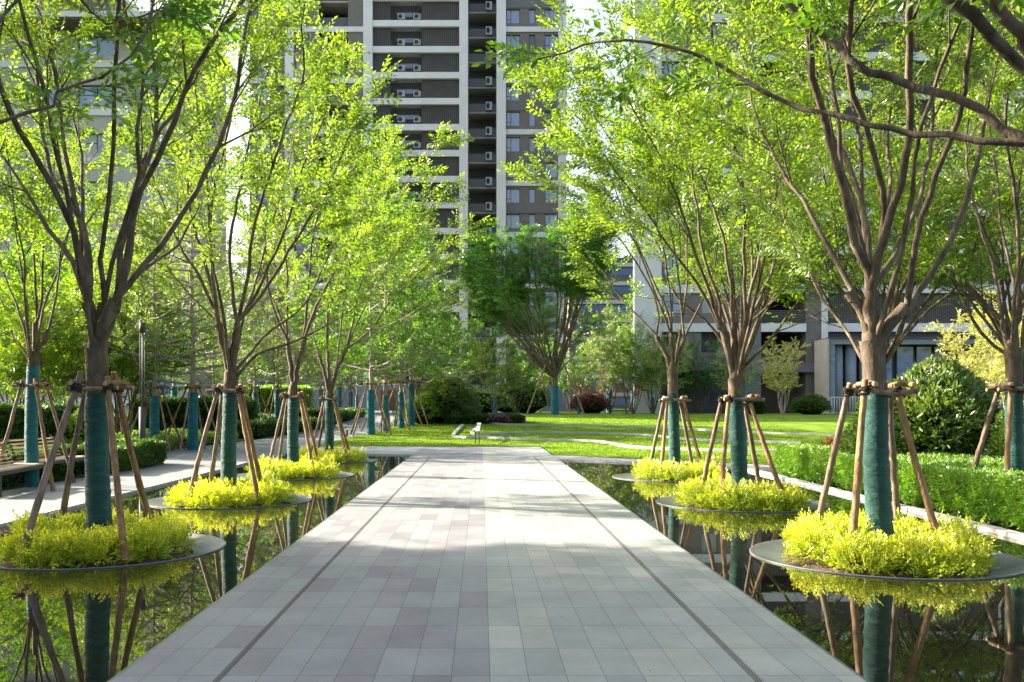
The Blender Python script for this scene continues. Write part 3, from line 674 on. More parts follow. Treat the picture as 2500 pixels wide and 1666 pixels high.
spec['L2']=dict(stems=[(501,745,.058),(545,745,.056)],base=(-4.0,15,0),tr=.13,trunk=[(527,1130),(525,1050),(528,960),(530,890),(532,855)],wtop=1.68,tw=TW_MID,ntw=4,dens=2.7,blen=1.05,extra=2,
 label='leafy yellow green tree with teal wrapped stem, second of the left row',
 limbs=[(1.2,.05,[(525,870),(505,750),(480,680),(450,620),(410,560),(380,480),(350,400),(330,300)]),
 (-1.2,.075,[(522,860),(502,750),(490,640),(482,520),(495,420),(520,320),(545,200),(570,80),(580,-20)]),
 (1.8,.07,[(535,860),(542,760),(532,660),(530,560),(545,460),(570,340),(600,220),(640,90),(660,-20)]),
 (-1.5,.06,[(540,850),(560,740),(570,640),(580,540),(620,400),(660,280),(700,160),(690,60),(700,0)]),
 (1.5,.045,[(540,855),(600,780),(650,740),(700,700),(740,620),(790,520)]),
 (-1.,.045,[(540,870),(590,815),(650,795),(730,760),(800,720),(840,690)]),
 (-2.,.055,[(545,760),(600,680),(650,600),(700,520),(760,420),(800,320),(830,250)]),
 (2.,.05,[(505,760),(470,600),(440,500),(430,400),(440,300),(430,180),(450,60),(460,-20)]),
 (-.5,.045,[(540,800),(575,700),(620,610),(665,500),(690,400),(740,280),(760,180)]),
 (.4,.028,[(512,790),(470,720),(420,660),(380,600),(370,540)])])
spec['L3']=dict(stems=[(660,780,.046),(701,775,.052)],base=(-4.03,20.2,0),tr=.13,trunk=[(675,1078),(673,1000),(674,930),(674,895)],wtop=1.62,tw=TW_MID,ntw=4,dens=2.4,scale=1.12,blen=1.05,extra=1,
 label='leafy tree in a teal wrapped sleeve, third of the left row',
 limbs=[(1.5,.05,[(672,900),(658,800),(640,720),(600,620),(570,520),(540,420)]),
 (-1.5,.06,[(675,880),(672,760),(660,640),(650,500),(660,380),(690,250),(700,150),(690,60)]),
 (1.5,.06,[(680,880),(700,760),(710,650),(720,540),(750,420),(770,300),(780,180),(790,120)]),
 (-1,.055,[(685,860),(720,720),(760,640),(820,540),(850,430),(860,350)]),
 (1.8,.04,[(680,880),(700,780),(740,680),(790,600),(850,520)]),
 (-1.8,.04,[(676,880),(640,760),(620,680),(610,560),(620,440),(640,330)]),
 ])
spec['L4']=dict(stems=[(733,815,.038),(752,805,.042),(796,800,.048)],base=(-4.07,25.3,0),tr=.13,trunk=[(757,1045),(757,980),(757,930),(757,905)],wtop=1.72,tw=TW_MID,ntw=4,dens=2.4,scale=1.2,blen=1.1,extra=1,
 label='spreading bright green tree with teal wrapped stem, farthest of the left row, beside the lawn',
 limbs=[(1.2,.05,[(755,915),(735,830),(715,760),(690,690),(660,600),(650,500)]),
 (-1.5,.05,[(756,905),(750,820),(752,740),(760,640),(780,520),(800,400),(830,310)]),
 (-1,.065,[(760,910),(790,820),(810,740),(830,650),(870,560),(920,440),(960,390),(1000,340)]),
 (1.5,.045,[(760,905),(800,840),(850,760),(900,690),(970,620),(1030,560),(1055,520)]),
 (1.8,.05,[(758,900),(745,800),(760,700),(810,600),(860,450),(890,350),(900,300)]),
 (-1.8,.045,[(760,900),(790,800),(840,700),(900,600),(960,520),(1010,450)]),
 ])
spec['R1']=dict(stems=[(1956,668,.050),(2003,672,.070),(2082,705,.056)],base=(4.06,9.5,0),tr=.135,trunk=[(2022,1250),(2018,1150),(2013,1050),(2012,950),(2011,890),(2009,830),(2003,780)],wtop=1.62,tw=TW_NEAR,ntw=6,dens=3.0,sub=1.05,leaf=LEAF,extra=3,blen=1.15,wr=.135,
 label='large tree with teal wrapped stem, nearest of the right row, over the right hedge',
 limbs=[(1.4,.06,[(1998,830),(1975,740),(1950,650),(1900,560),(1840,460),(1790,380),(1750,300),(1720,200),(1700,100)]),
 (-1.4,.075,[(2002,800),(1985,690),(1965,560),(1940,440),(1900,300),(1870,180),(1850,60),(1830,-40)]),
 (2.,.055,[(2005,780),(2000,640),(1985,500),(1950,380),(1890,270),(1820,150),(1740,40),(1700,-30)]),
 (-1.5,.085,[(2008,790),(2003,690),(2015,600),(2050,480),(2080,370),(2092,250),(2090,100),(2095,-50)]),
 (.8,.07,[(2020,840),(2060,750),(2130,640),(2180,560),(2220,460),(2250,340),(2275,200),(2310,80),(2330,-30)]),
 (-1.6,.06,[(2015,780),(2060,670),(2105,560),(2150,400),(2205,270),(2225,150),(2240,30),(2245,-50)]),
 (1.6,.03,[(1994,850),(1940,750),(1890,690),(1850,600),(1800,500),(1790,420)]),
 (-2.,.05,[(2005,760),(2012,640),(2030,500),(2020,380),(1980,280),(1950,150),(1960,20),(1965,-50)]),
 (2.2,.05,[(2010,760),(2040,640),(2070,560),(2120,430),(2140,300),(2150,150),(2170,20),(2175,-40)]),
 (0,.045,[(2006,770),(2000,660),(1970,520),(1935,400),(1925,260),(1900,120),(1890,-20)]),
 (2.0,.04,[(2010,820),(2035,700),(2020,560),(2045,420),(2040,300),(2060,150),(2050,-10)])])
spec['R2']=dict(stems=[(1652,740,.05),(1684,742,.048),(1712,748,.054)],base=(4.03,14.6,0),tr=.13,trunk=[(1703,1145),(1698,1060),(1693,980),(1691,920),(1689,870)],wtop=1.64,tw=TW_MID,ntw=5,dens=3.0,blen=1.15,extra=2,
 label='bright green tree in a teal wrapped sleeve, middle one of the right row',
 limbs=[(-.8,.06,[(1685,880),(1670,790),(1650,720),(1600,650),(1540,570),(1480,480),(1420,400),(1380,340)]),
 (1.2,.07,[(1686,850),(1680,760),(1680,660),(1660,540),(1620,430),(1570,300),(1540,180),(1520,80),(1500,-20)]),
 (-1.4,.07,[(1690,850),(1700,740),(1710,620),(1710,500),(1700,380),(1660,250),(1640,100),(1620,-20)]),
 (1.5,.055,[(1695,860),(1710,760),(1750,680),(1780,600),(1800,500),(1800,400),(1790,280)]),
 (-1,.035,[(1700,840),(1740,760),(1780,690),(1850,600)]),
 (-1.6,.055,[(1683,830),(1640,700),(1590,560),(1560,460),(1500,330),(1440,220),(1420,120)]),
 (1.8,.045,[(1690,820),(1720,690),(1750,560),(1745,420),(1740,300),(1720,150),(1710,0)]),
 (.5,.045,[(1688,830),(1655,700),(1620,600),(1600,480),(1590,350),(1580,220),(1590,60)])])
spec['R3']=dict(stems=[(1511,775,.044),(1543,770,.04),(1573,775,.044)],base=(4.06,19.7,0),tr=.125,trunk=[(1552,1080),(1549,1000),(1547,940),(1546,890),(1545,850)],wtop=1.72,tw=TW_MID,ntw=5,dens=2.8,scale=1.1,blen=1.15,extra=1,
 label='bright green tree leaning over the path, teal wrapped stem, farthest of the right row',
 limbs=[(1.,.05,[(1543,870),(1520,800),(1480,740),(1430,690),(1390,630),(1340,570)]),
 (-1.2,.06,[(1544,860),(1530,760),(1500,660),(1460,560),(1400,450),(1340,350),(1280,260),(1240,190)]),
 (1.5,.06,[(1547,860),(1560,760),(1560,660),(1540,520),(1500,400),(1450,280),(1400,160),(1370,90)]),
 (-1,.045,[(1549,855),(1580,760),(1610,700),(1640,620),(1650,540),(1650,420)]),
 (1.6,.045,[(1545,850),(1510,700),(1460,600),(1380,500),(1290,430),(1215,405)]),
 (-1.6,.055,[(1546,840),(1540,680),(1510,520),(1440,380),(1350,240),(1310,140),(1290,40)]),
 (-.4,.05,[(1546,840),(1535,720),(1490,620),(1430,480),(1370,330),(1310,250),(1260,200)]),
 ])
for k in ('L1','L2','L3','L4','R1','R2','R3'):
    main_tree(**spec[k])
main_tree(label='tree in a bright teal sleeve behind the left bench',name='avenue_tree',base=(-8.09,17,0),tr=.12,stems=[(60,755,.04),(82,740,.046),(108,765,.042)],trunk=[(74,1110),(72,1000),(74,900),(77,830)],wtop=2.18,wmat=WRAPB,tw=TW_MID,ntw=4,dens=2.6,blen=1.05,leaf=LEAF,group='trees along the side pavement',extra=2,
 limbs=[(1,.05,[(75,835),(60,760),(30,680),(0,600),(-20,500),(-60,400)]),(-1,.055,[(78,830),(80,720),(80,600),(70,480),(60,360),(50,240)]),
 (1.4,.05,[(80,835),(110,760),(130,680),(140,580),(180,470),(200,360)]),(-1.2,.045,[(77,825),(95,700),(100,560),(120,440),(130,330)]),
 (.5,.03,[(72,835),(45,790),(10,765),(-40,740)]),(-.5,.03,[(82,835),(120,770),(160,740),(200,700)]),(.3,.04,[(78,825),(60,700),(40,560),(20,430),(0,300)])])
main_tree(label='tree in a teal sleeve rising from the hedge at the right edge',name='avenue_tree',base=(7.3,12.9,0),tr=.125,stems=[(2303,735,.046),(2340,710,.052)],trunk=[(2335,1180),(2332,1060),(2330,960),(2330,870),(2326,800)],wtop=1.78,tw=TW_MID,ntw=5,dens=2.8,scale=.95,blen=1.1,group='trees along the right hedge',extra=2,
 limbs=[(-.5,.05,[(2322,815),(2290,740),(2240,680),(2180,620),(2130,500),(2080,400)]),(1.2,.05,[(2326,800),(2310,700),(2280,600),(2240,480),(2220,350),(2230,200),(2210,60)]),
 (-1.2,.06,[(2332,800),(2350,680),(2340,560),(2330,420),(2310,300),(2325,150),(2330,20)]),(.8,.06,[(2338,810),(2400,700),(2440,600),(2470,450),(2500,300),(2520,100)]),
 (1.5,.04,[(2328,790),(2330,650),(2300,520),(2290,400),(2270,250),(2280,100)]),(-.8,.03,[(2320,800),(2270,700),(2210,640),(2150,600),(2120,560)])])

# trees beside the camera: their stems stand outside the picture, limbs hang into it
def side_tree(base, label, limbs, upper, tw=TW_BIG, seed=3):
    base=np.array(base,float); root=empty('avenue_tree',base,label,'tree','avenue trees standing in the pool')
    T=Tree(tw,4,9); T.leafz=1.2
    fork=base+UP*2.3
    q,rad=T.limb([base-UP*.05,base+UP*1.2,fork],.14,.12,0,n=14)
    for r0,r1,dens,pts,bl in limbs:
        L=[fork-UP*.1]+[P(x,y,Y) for x,y,Y in pts]
        q,rad=T.limb(L,r0,r1,0,step=.12,n=10)
        T.grow(q,rad,0,.55,dens,bl,.1,base,.9)
        T.leafy(q[int(len(q)*.7):],0)
    for a,rr_,hh in upper:
        L=[fork-UP*.1]
        for j in range(1,6):
            f=j/5; L.append(fork+np.array([math.cos(a)*rr_*f**1.1,math.sin(a)*rr_*f**1.1,hh*f])+rnd3()*.07)
        q,rad=T.limb(L,.055,.012,0,step=.3,n=7); T.grow(q,rad,0,.35,3.2,1.2,.5,base,.6); T.leafy(q[len(q)//2:],0)
    T.build(root,LEAF2,BARK,1.0,.55,base)
    wrap(root,base,[base,base+UP*.8,base+UP*1.65],.143,WRAP)
side_tree((4.05,4.4,0),'tree at the right frame edge whose bare limbs reach across the picture',
 [(.040,.006,1.6,[(2480,325,4.9),(2353,325,5.0),(2250,322,5.1),(2100,308,5.3),(2000,283,5.4),(1900,262,5.5),(1840,245,5.6),(1760,215,5.7),(1700,180,5.8),(1640,140,5.9),(1540,110,6),(1440,95,6.1),(1380,98,6.2),(1300,115,6.3),(1225,135,6.4)],.5),
  (.038,.018,.5,[(2400,330,4.7),(2305,296,4.8),(2255,249,4.8),(2187,225,4.9),(2103,198,4.9),(2036,178,5.0),(1996,165,5.0),(1959,131,5.0),(1925,108,5.1),(1878,71,5.1),(1835,37,5.1),(1780,-30,5.1),(1700,-120,5.1)],.4),
  (.042,.03,.5,[(2353,151,4.6),(2288,91,4.6),(2238,37,4.5),(2181,-5,4.5),(2100,-100,4.5)],.4),
  (.042,.03,.5,[(2420,170,4.5),(2353,87,4.4),(2305,37,4.4),(2275,-5,4.4),(2200,-120,4.3)],.4)],
 [(a,1.9,4.8) for a in (-.8,.5,2.2,3.3,4.4)])
side_tree((-4.05,4.9,0),'tree at the left frame edge with one leafy twig hanging into the top left corner',
 [(.03,.005,3.0,[(-120,310,5.2),(0,281,5.4),(60,258,5.4),(124,242,5.45),(130,218,5.5),(188,193,5.5),(235,181,5.5),(302,131,5.5),(333,81,5.5),(350,0,5.5),(360,-80,5.5)],.42),
  (.025,.005,3.2,[(-150,200,5.2),(100,-40,5.6),(250,60,5.9),(330,40,6),(430,-10,6.1)],.5)],
 [(a,2.0,4.8) for a in (-1.2,.3,1.6,2.6,4.2)])

# ================================================================ SUPPORTS
def support_px(c, legs, zbar, label, **kw):
    feet=[];tops=[]
    for xf,df,xt,yt,dt in legs:
        Y=c[1]+df; feet.append(np.array([(xf-CX)/F*Y,Y,c[2]+.0 if kw.get('gz') is None else kw['gz']])); tops.append(P(xt,yt,c[1]+dt))
    kw.pop('gz',None)
    return support(c,feet,tops,zbar,label,**kw)
support_px((-4.05,10,0),[(48,-.80,187,855,-.16),(288,-.95,247,868,-.18),(138,.7,206,858,.17),(357,.7,262,856,.17)],1.66,'four leaning brown poles around the nearest left tree',rp=.034)
support_px((-4.0,15,0),[(432,-.75,504,886,-.16),(595,-.8,546,888,-.17),(480,.7,512,886,.16),(607,.7,552,884,.16)],1.70,'four leaning poles around the second left tree',rp=.036)
support_px((-4.03,20.2,0),[(612,-.7,658,902,-.16),(722,-.7,688,902,-.16),(638,.75,663,904,.16),(738,.7,694,900,.16)],1.66,'four leaning poles around the third left tree',near=False,rp=.034)
support_px((-4.07,25.3,0),[(708,-.7,745,916,-.16),(800,-.7,766,918,-.16),(726,.7,749,918,.16),(808,.7,770,916,.16)],1.62,'four leaning poles around the farthest left tree',near=False,rp=.034)
support_px((4.06,9.5,0),[(1868,.75,1953,882,.17),(1957,-.5,1988,874,-.17),(2068,.7,2043,896,.17),(2172,-.35,2056,882,-.15)],1.63,'four leaning brown poles around the nearest right tree',rp=.034)
support_px((4.03,14.6,0),[(1610,.7,1660,914,.16),(1658,-.7,1676,910,-.16),(1750,.7,1711,926,.16),(1806,-.4,1724,928,-.14)],1.56,'four leaning poles around the middle right tree',rp=.036)
support_px((4.06,19.7,0),[(1490,.6,1526,914,.16),(1518,-.7,1534,914,-.16),(1594,.6,1562,922,.16),(1620,-.3,1570,918,-.14)],1.58,'four leaning poles around the farthest right tree',near=False,rp=.036,rope=surf('grey_rope',[(.25,.25,.25),(.4,.4,.4)],50,.8,.3))
support_px((-8.09,17,0),[(-20,-.6,52,875,-.2),(122,-.9,80,872,-.16),(170,.9,106,885,.17),(60,1.0,60,880,.18)],1.82,'thin leaning poles around the tree behind the left bench',near=False,rp=.033,group='supports around the pavement trees')
support_px((7.3,12.9,0),[(2215,.6,2300,882,.17),(2312,-.6,2324,890,-.17),(2420,.5,2350,888,.17),(2440,-.6,2356,886,-.15)],1.70,'leaning poles tied with red rope around the hedge tree',rp=.036,rope=surf('red_rope',[(.08,.015,.015),(.14,.03,.03)],50,.9,.5),group='supports around the hedge trees')

# ================================================================ BACKGROUND TREES
def upright_tree(seed, h=9.5, leafy=True, tw=TW_FAR, leaf=LEAFP, bark=BARKP, t0=2.2, nb=42, spread=3.0, ntw=3, scale=.8, name='upright_tree',trunkr=.13, up=.25):
    global R,NR
    R=random.Random(seed); NR=np.random.RandomState(seed)
    root=empty(name,(0,0,0),'x','tree'); T=Tree(tw,ntw,8)
    tp=[np.array([0,0,-.05]),np.array([.02,0,h*.3]),np.array([-.03,.03,h*.65]),np.array([0,0,h])]
    q,rad=T.limb(tp,trunkr,.015,0,step=.3,n=10)
    for k in range(nb):
        f=(k+R.random())/nb; z=t0+(h-t0)*f; a=k*2.4+R.uniform(-.4,.4); l=spread*(1.08-f)**.75*R.uniform(.7,1.1)
        p=np.array([0,0,z]); d=np.array([math.cos(a),math.sin(a),up+.45*f+R.uniform(-.15,.35)])
        e=p+d*l+rnd3()*.12; m=p+d*l*.5-UP*.10*l+rnd3()*.08
        q,rr=T.limb([p,m,e],.016+.012*l,.006,1,step=.3)
        T.grow(q,rr,0,.25,2.0,.32*l,.4,None,.7) if leafy else T.grow(q,rr,0,.3,1.5,.3*l,.3,None,.7)
        T.leafy(q,.4)
    T.build(root,leaf,bark,scale,.5)
    wrap(root,(0,0,0),[np.array([0,0,0.]),np.array([0,0,.9]),np.array([0,0,1.75])],trunkr*1.15,WRAPB)
    return root
def vase_tree(seed, h=11, tw=TW_FAR, leaf=LEAFD, spread=4.5, fork=2.6, nl=9, ntw=4, dens=2.2, scale=.8, name='shade_tree', tr=.17, wrapit=True, bark=BARK, bl=1.6, low=True, leafz=0, dome=.45, lt0=.2):
    global R,NR
    R=random.Random(seed); NR=np.random.RandomState(seed)
    root=empty(name,(0,0,0),'x','tree'); T=Tree(tw,ntw,8); T.leafz=leafz
    fk=np.array([0,0,fork]); T.limb([np.array([0,0,-.05]),np.array([.03,0,fork*.5]),fk],tr,tr*.8,0,step=.3,n=10)
    for k in range(nl):
        a=k*2.4+R.uniform(-.3,.3); rr_=spread*R.uniform(.35,1.0) if not low else spread*(.25+.75*((k*.618)%1)); hh=(h-fork)*(1.03-dome*.8*(rr_/spread)**2)*R.uniform(.93,1.03)
        L=[fk-UP*.15]
        for j in range(1,6):
            f=j/5; L.append(fk+np.array([math.cos(a)*rr_*f**.9,math.sin(a)*rr_*f**.9,hh*f**1.1])+rnd3()*.1)
        q,rad=T.limb(L,tr*.45,.012,0,step=.35,n=7); T.grow(q,rad,0,lt0,dens,bl,.4,np.zeros(3),.75); T.leafy(q[len(q)//2:],0)
    T.build(root,leaf,bark,scale,.5)
    if wrapit: wrap(root,(0,0,0),[np.array([0,0,0.]),np.array([0,0,1.]),np.array([0,0,2.0])],tr*1.1,WRAPB)
    return root
def small_tree(seed,h=4.5,rad=1.8,leaf=LEAFP,tw=TW_FAR,stems=5,ntw=4,scale=.6,dens=2.6,name='small_tree',bark=BARK,z0=.9,wrapit=False):
    global R,NR
    R=random.Random(seed); NR=np.random.RandomState(seed)
    root=empty(name,(0,0,0),'x','tree'); T=Tree(tw,ntw,6)
    for k in range(stems):
        a=k*6.283/stems+R.uniform(-.3,.3); L=[np.array([math.cos(a)*.06,math.sin(a)*.06,-.05])]
        rr_=rad*R.uniform(.3,.85); hh=h*R.uniform(.72,.98)
        for j in range(1,6):
            f=j/5; L.append(np.array([math.cos(a)*rr_*f**.8,math.sin(a)*rr_*f**.8,hh*f])+rnd3()*.06)
        q,r_=T.limb(L,.04,.008,0,step=.3,n=6); T.grow(q,r_,0,.3,dens,rad*.5,.3,np.zeros(3),.85); T.leafy(q[len(q)//2:],0)
    T.build(root,leaf,bark,scale,.5)
    if wrapit: wrap(root,(0,0,0),[np.array([0,0,0.]),np.array([0,0,.6]),np.array([0,0,1.1])],.13,WRAPB)
    return root
def pole_support(seed, rf=1.15, ht=2.35, n=4, two=True):
    """template of a far support"""
    feet=[];tops=[]
    for k in range(n):
        a=math.pi/4+k*math.pi*2/n; feet.append((math.cos(a)*rf,math.sin(a)*rf,0)); tops.append((math.cos(a)*.2,math.sin(a)*.2,ht))
    return support((0,0,0),feet,tops,ht-.12,'x',near=False,rp=.035,rope=ROPEG,tr=.13)

def place(tmpl, used, x, y, z=None, rz=0, sc=1, label='', group=''):
    z=float(g(y)) if z is None else z
    if not used[0]:
        used[0]=True; o=tmpl; o.location=(float(x),float(y),z); o.rotation_euler=(0,0,rz); o.scale=(sc,sc,sc); o['label']=label; o['group']=group
        return o
    return copy_tree(tmpl,None,(x,y,z),rz,sc,label,group)
upA=upright_tree(21,10,leaf=LEAFP,nb=44,spread=3.0,ntw=3); uA=[False]
upB=upright_tree(22,11,leaf=LEAF2,nb=52,spread=3.3,ntw=4,scale=.9); uB=[False]
upC=upright_tree(23,8.5,leaf=LEAFP,nb=60,spread=3.2,ntw=2,scale=.62,up=.12); uC=[False]
supT=pole_support(1); uS=[False]
gb='trees standing in the beds along the side pavement'; gl='trees on the lawn beside the pavement'; gs='far pole supports around wrapped trees'
def gx_(x,y): return G(x,y)
bg=[ # x, Y, template, label
 (355,30,'C','pale barked tree beside the lamp post with a blue sleeve'),
 (443,30.5,'C','pale barked tree left of the second avenue tree'),
 (586,50,'A','left one of two thin blue sleeved trees before the bright hedge'),
 (637,51,'A','right one of two thin blue sleeved trees before the bright hedge'),
 (560,68,'A','slim far tree left of the third avenue tree'),
 (706,70,'A','slim far tree right of the third avenue tree'),
 (737,66,'C','slim far tree behind the farthest left avenue tree'),
 (780,64,'C','slim far tree by the end of the low hedge'),
 (806,70,'A','slim far tree left of the first lawn tree'),
 (270,44,'A','tree hidden behind the yellow green bush'),
 (400,52,'A','pale tree behind the flower bed'),
 (490,46,'B','green tree behind the second left avenue tree'),
 (200,38,'B','leafy tree behind the benches'),
 (100,40,'B','leafy tree far left behind the tall hedge'),
 (20,34,'B','leafy tree at the left picture edge behind the tall hedge'),
 (668,80,'B','far leafy tree left of the tower foot'),
 (820,84,'B','far leafy tree before the tower foot'),
 (745,90,'B','far leafy tree at the pavement end'),
]
tm={'A':(upA,uA),'B':(upB,uB),'C':(upC,uC)}
for k,(x,Y,t,lab) in enumerate(bg):
    X=(x-CX)/F*Y; o=place(*tm[t],X,Y,None,k*1.3,(1+.08*math.sin(k*2.1))*(.8 if t=='B' else 1),lab,gb)
    if k<9 : place(supT,uS,X,Y,None,k*.7,.9 if t=='C' else .85,'pole support around the '+lab.split(',')[0],gs)
for k,(x,y,t,sc,lab) in enumerate([(852,1000,'B',1.12,'first lawn tree, with a thick pale stem and long side limbs'),(886,992,'B',.95,'second lawn tree from the path, dark teal sleeve'),(922,984,'B',1.0,'third lawn tree from the path'),(945,978,'C',1.2,'fourth lawn tree from the path, left of the round bush'),(960,972,'B',.8,'slim lawn tree right before the round bush')]):
    p=G(x,y); o=place(*tm[t],p[0],p[1],None,k*1.9+.5,sc,lab,gl); place(supT,uS,p[0],p[1],None,k*.5+.2,1.0,'pole support around the '+' '.join(lab.split(',')[0].split()[:9]),gs)

# centre: the dark spreading tree
pz=G(1275,954); dk=vase_tree(31,14.2,leaf=LEAFC,spread=6.5,fork=2.7,nl=34,ntw=4,dens=2.7,scale=.95,lt0=.48,tr=.2,tw=TW_FAR,dome=.78,bl=2.0)
dk.location=tuple(float(c) for c in pz); tag(dk,'dark green round crowned tree in a blue sleeve on top of the lawn','tree'); dk.rotation_euler=(0,0,1.0); dk.scale=(1.12,1.12,.94)
f0=[pz+np.array([dx*1.9,dy*1.3,0]) for dx,dy in ((-1,-.5),(1,-.5),(0,1))]; t0=[pz+np.array([dx*.25,dy*.25,4.2]) for dx,dy in ((-1,-.5),(1,-.5),(0,1))]
support(pz,f0,t0,3.8,'three long poles propping the dark round crowned tree',near=False,rp=.05,rope=ROPEG,tr=.18,group='far pole supports around wrapped trees')

smA=small_tree(41,5.2,2.2,leaf=LEAFP,stems=6,ntw=4,wrapit=True); sA=[False]
smB=small_tree(42,5.6,2.4,leaf=LEAF2,stems=7,ntw=4,scale=.7); sB=[False]
smC=small_tree(43,4.6,2.3,leaf=LEAFD,stems=8,ntw=5,scale=.7,dens=3); sC_=[False]
smL=small_tree(46,5.4,2.5,leaf=LEAF,stems=7,ntw=5,scale=.7,dens=3.0); sL=[False]
smY=small_tree(44,5.6,2.0,leaf=LEAFY,stems=7,ntw=5,scale=.72,bark=BARKP,dens=2.4); sY=[False]
smR=small_tree(45,3.4,1.8,leaf=REDL,stems=5,ntw=2,scale=.55); sR=[False]
gm='small trees and shrubs beyond the lawn'
tm2={'L':(smL,sL),'A':(smA,sA),'B':(smB,sB),'C':(smC,sC_),'Y':(smY,sY),'R':(smR,sR)}
mid=[(1138,66,'A',1.05,'small many stemmed tree right of the round bush'),(1186,67,'B',1.0,'small tree on crossed props left of the dark tree'),(1100,74,'B',1.3,'light green tree behind the round bush'),
 (1040,78,'B',1.5,'tall light green tree left of the dark tree'),(1215,72,'R',1.0,'red leaved small tree between the dark tree and its left neighbour'),
 (1330,70,'A',.85,'low many stemmed tree just right of the dark tree'),(1400,76,'A',1.25,'olive green tree with a blue sleeve right of the purple bush'),(1455,74,'A',1.6,'pale flowering small tree behind the lawn crest'),
 (1500,72,'A',1.1,'bushy small tree left of the farthest right avenue tree'),(1610,72,'C',1.2,'dark green bushy tree behind the farthest right avenue tree'),(1565,78,'C',1.7,'dark green bushy tree farther back behind the lawn'),
 (1400,84,'A',1.9,'tall olive tree far behind the lawn'),(1500,80,'B',1.9,'tall green tree before the far building'),(1350,80,'R',.9,'small red leaved tree behind the purple bush'),
 (1440,68,'R',.8,'low red leaved shrub under the olive tree'),(1455,69,'B',1.15,'leafy green shrub tree left of the right building corner'),(1500,70,'B',1.0,'leafy green shrub tree before the right building corner'),(1530,66,'A',1.2,'pale green shrub tree behind the farthest right avenue tree'),(1690,66,'A',.9,'pale small tree left of the building entrance'),
 (1798,62,'Y',.95,'yellow leaved photinia on crossed props before the dark entrance'),(1860,64,'A',.0,''),
 (1240,84,'B',1.2,'green tree behind the dark tree'),(1310,88,'B',1.3,'green tree behind the dark tree, to its right')]
for k,(x,Y,t,sc,lab) in enumerate(mid):
    if sc==0: continue
    place(*tm2[t],(x-CX)/F*Y,Y,None,k*1.1,sc,lab,gm)
for k,(x,Y,sc,lab) in enumerate([(2255,36,.95,'yellow leaved tree behind the big dark bush'),(2330,40,1.15,'yellow leaved tree at the right picture edge'),(2420,34,1.0,'yellow leaved tree just beyond the right edge')]):
    place(smY,sY,(x-CX)/F*Y,Y,None,k*2.,sc,lab,gm)
# yellow-green dense shrub tree, left, between the first avenue tree and the lamp
for k,(x,Y,sc,t,lab) in enumerate([(150,29.5,1.15,'L','yellow green leafy shrub tree behind the two benches'),(262,31,1.15,'L','yellow green leafy shrub tree just left of the lamp post'),(35,30,1.2,'L','yellow green leafy shrub tree behind the tall hedge at the left'),(190,33,1.25,'B','dense yellow green shrub tree behind the nearest left tree'),(285,37,1.3,'B','dense green shrub tree left of the lamp post'),(60,34,1.3,'B','dense shrub tree behind the left wrapped tree')]):
    place(*tm2[t],(x-CX)/F*Y,Y,None,k*1.7,sc,lab,gm)
vt=vase_tree(35,10.5,leaf=LEAF,spread=4.2,fork=2.6,nl=15,ntw=5,dens=2.3,scale=.62,tr=.14,tw=TW_FAR,name='avenue_tree',leafz=4.6,low=False); vu=[False]
for k,(x,Y,lab) in enumerate([(2025,25,'dense green tree behind the nearest right tree'),(2348,24,'dense green tree behind the tree at the right edge'),(1703,27,'dense green tree on the lawn directly behind the middle right tree')]):
    place(vt,vu,(x-CX)/F*Y,Y,0 if Y<27 else 0,k*1.9,1.0,lab,'trees beyond the right hedge')
# unseen trees added left of the frame to shade the near path
big=vase_tree(61,9.5,leaf=LEAFD,spread=3.6,fork=1.6,nl=16,ntw=4,dens=2.2,scale=1.3,tr=.16,name='shade_caster_tree',wrapit=False); bu=[False]
for k,(x,y) in enumerate([(-13.2,-4),(-13,-.5),(-13.4,3),(-13,6.5),(-12.9,9.6),(-16.5,1.5),(-16.5,5.5),(-16.8,9.5),(-16.2,-3),(-17,12)]):
    place(big,bu,x,y,0,k*1.3,1.05,'unseen dark broad crowned tree added at the left to shade the path','unseen trees added to shade the near path')

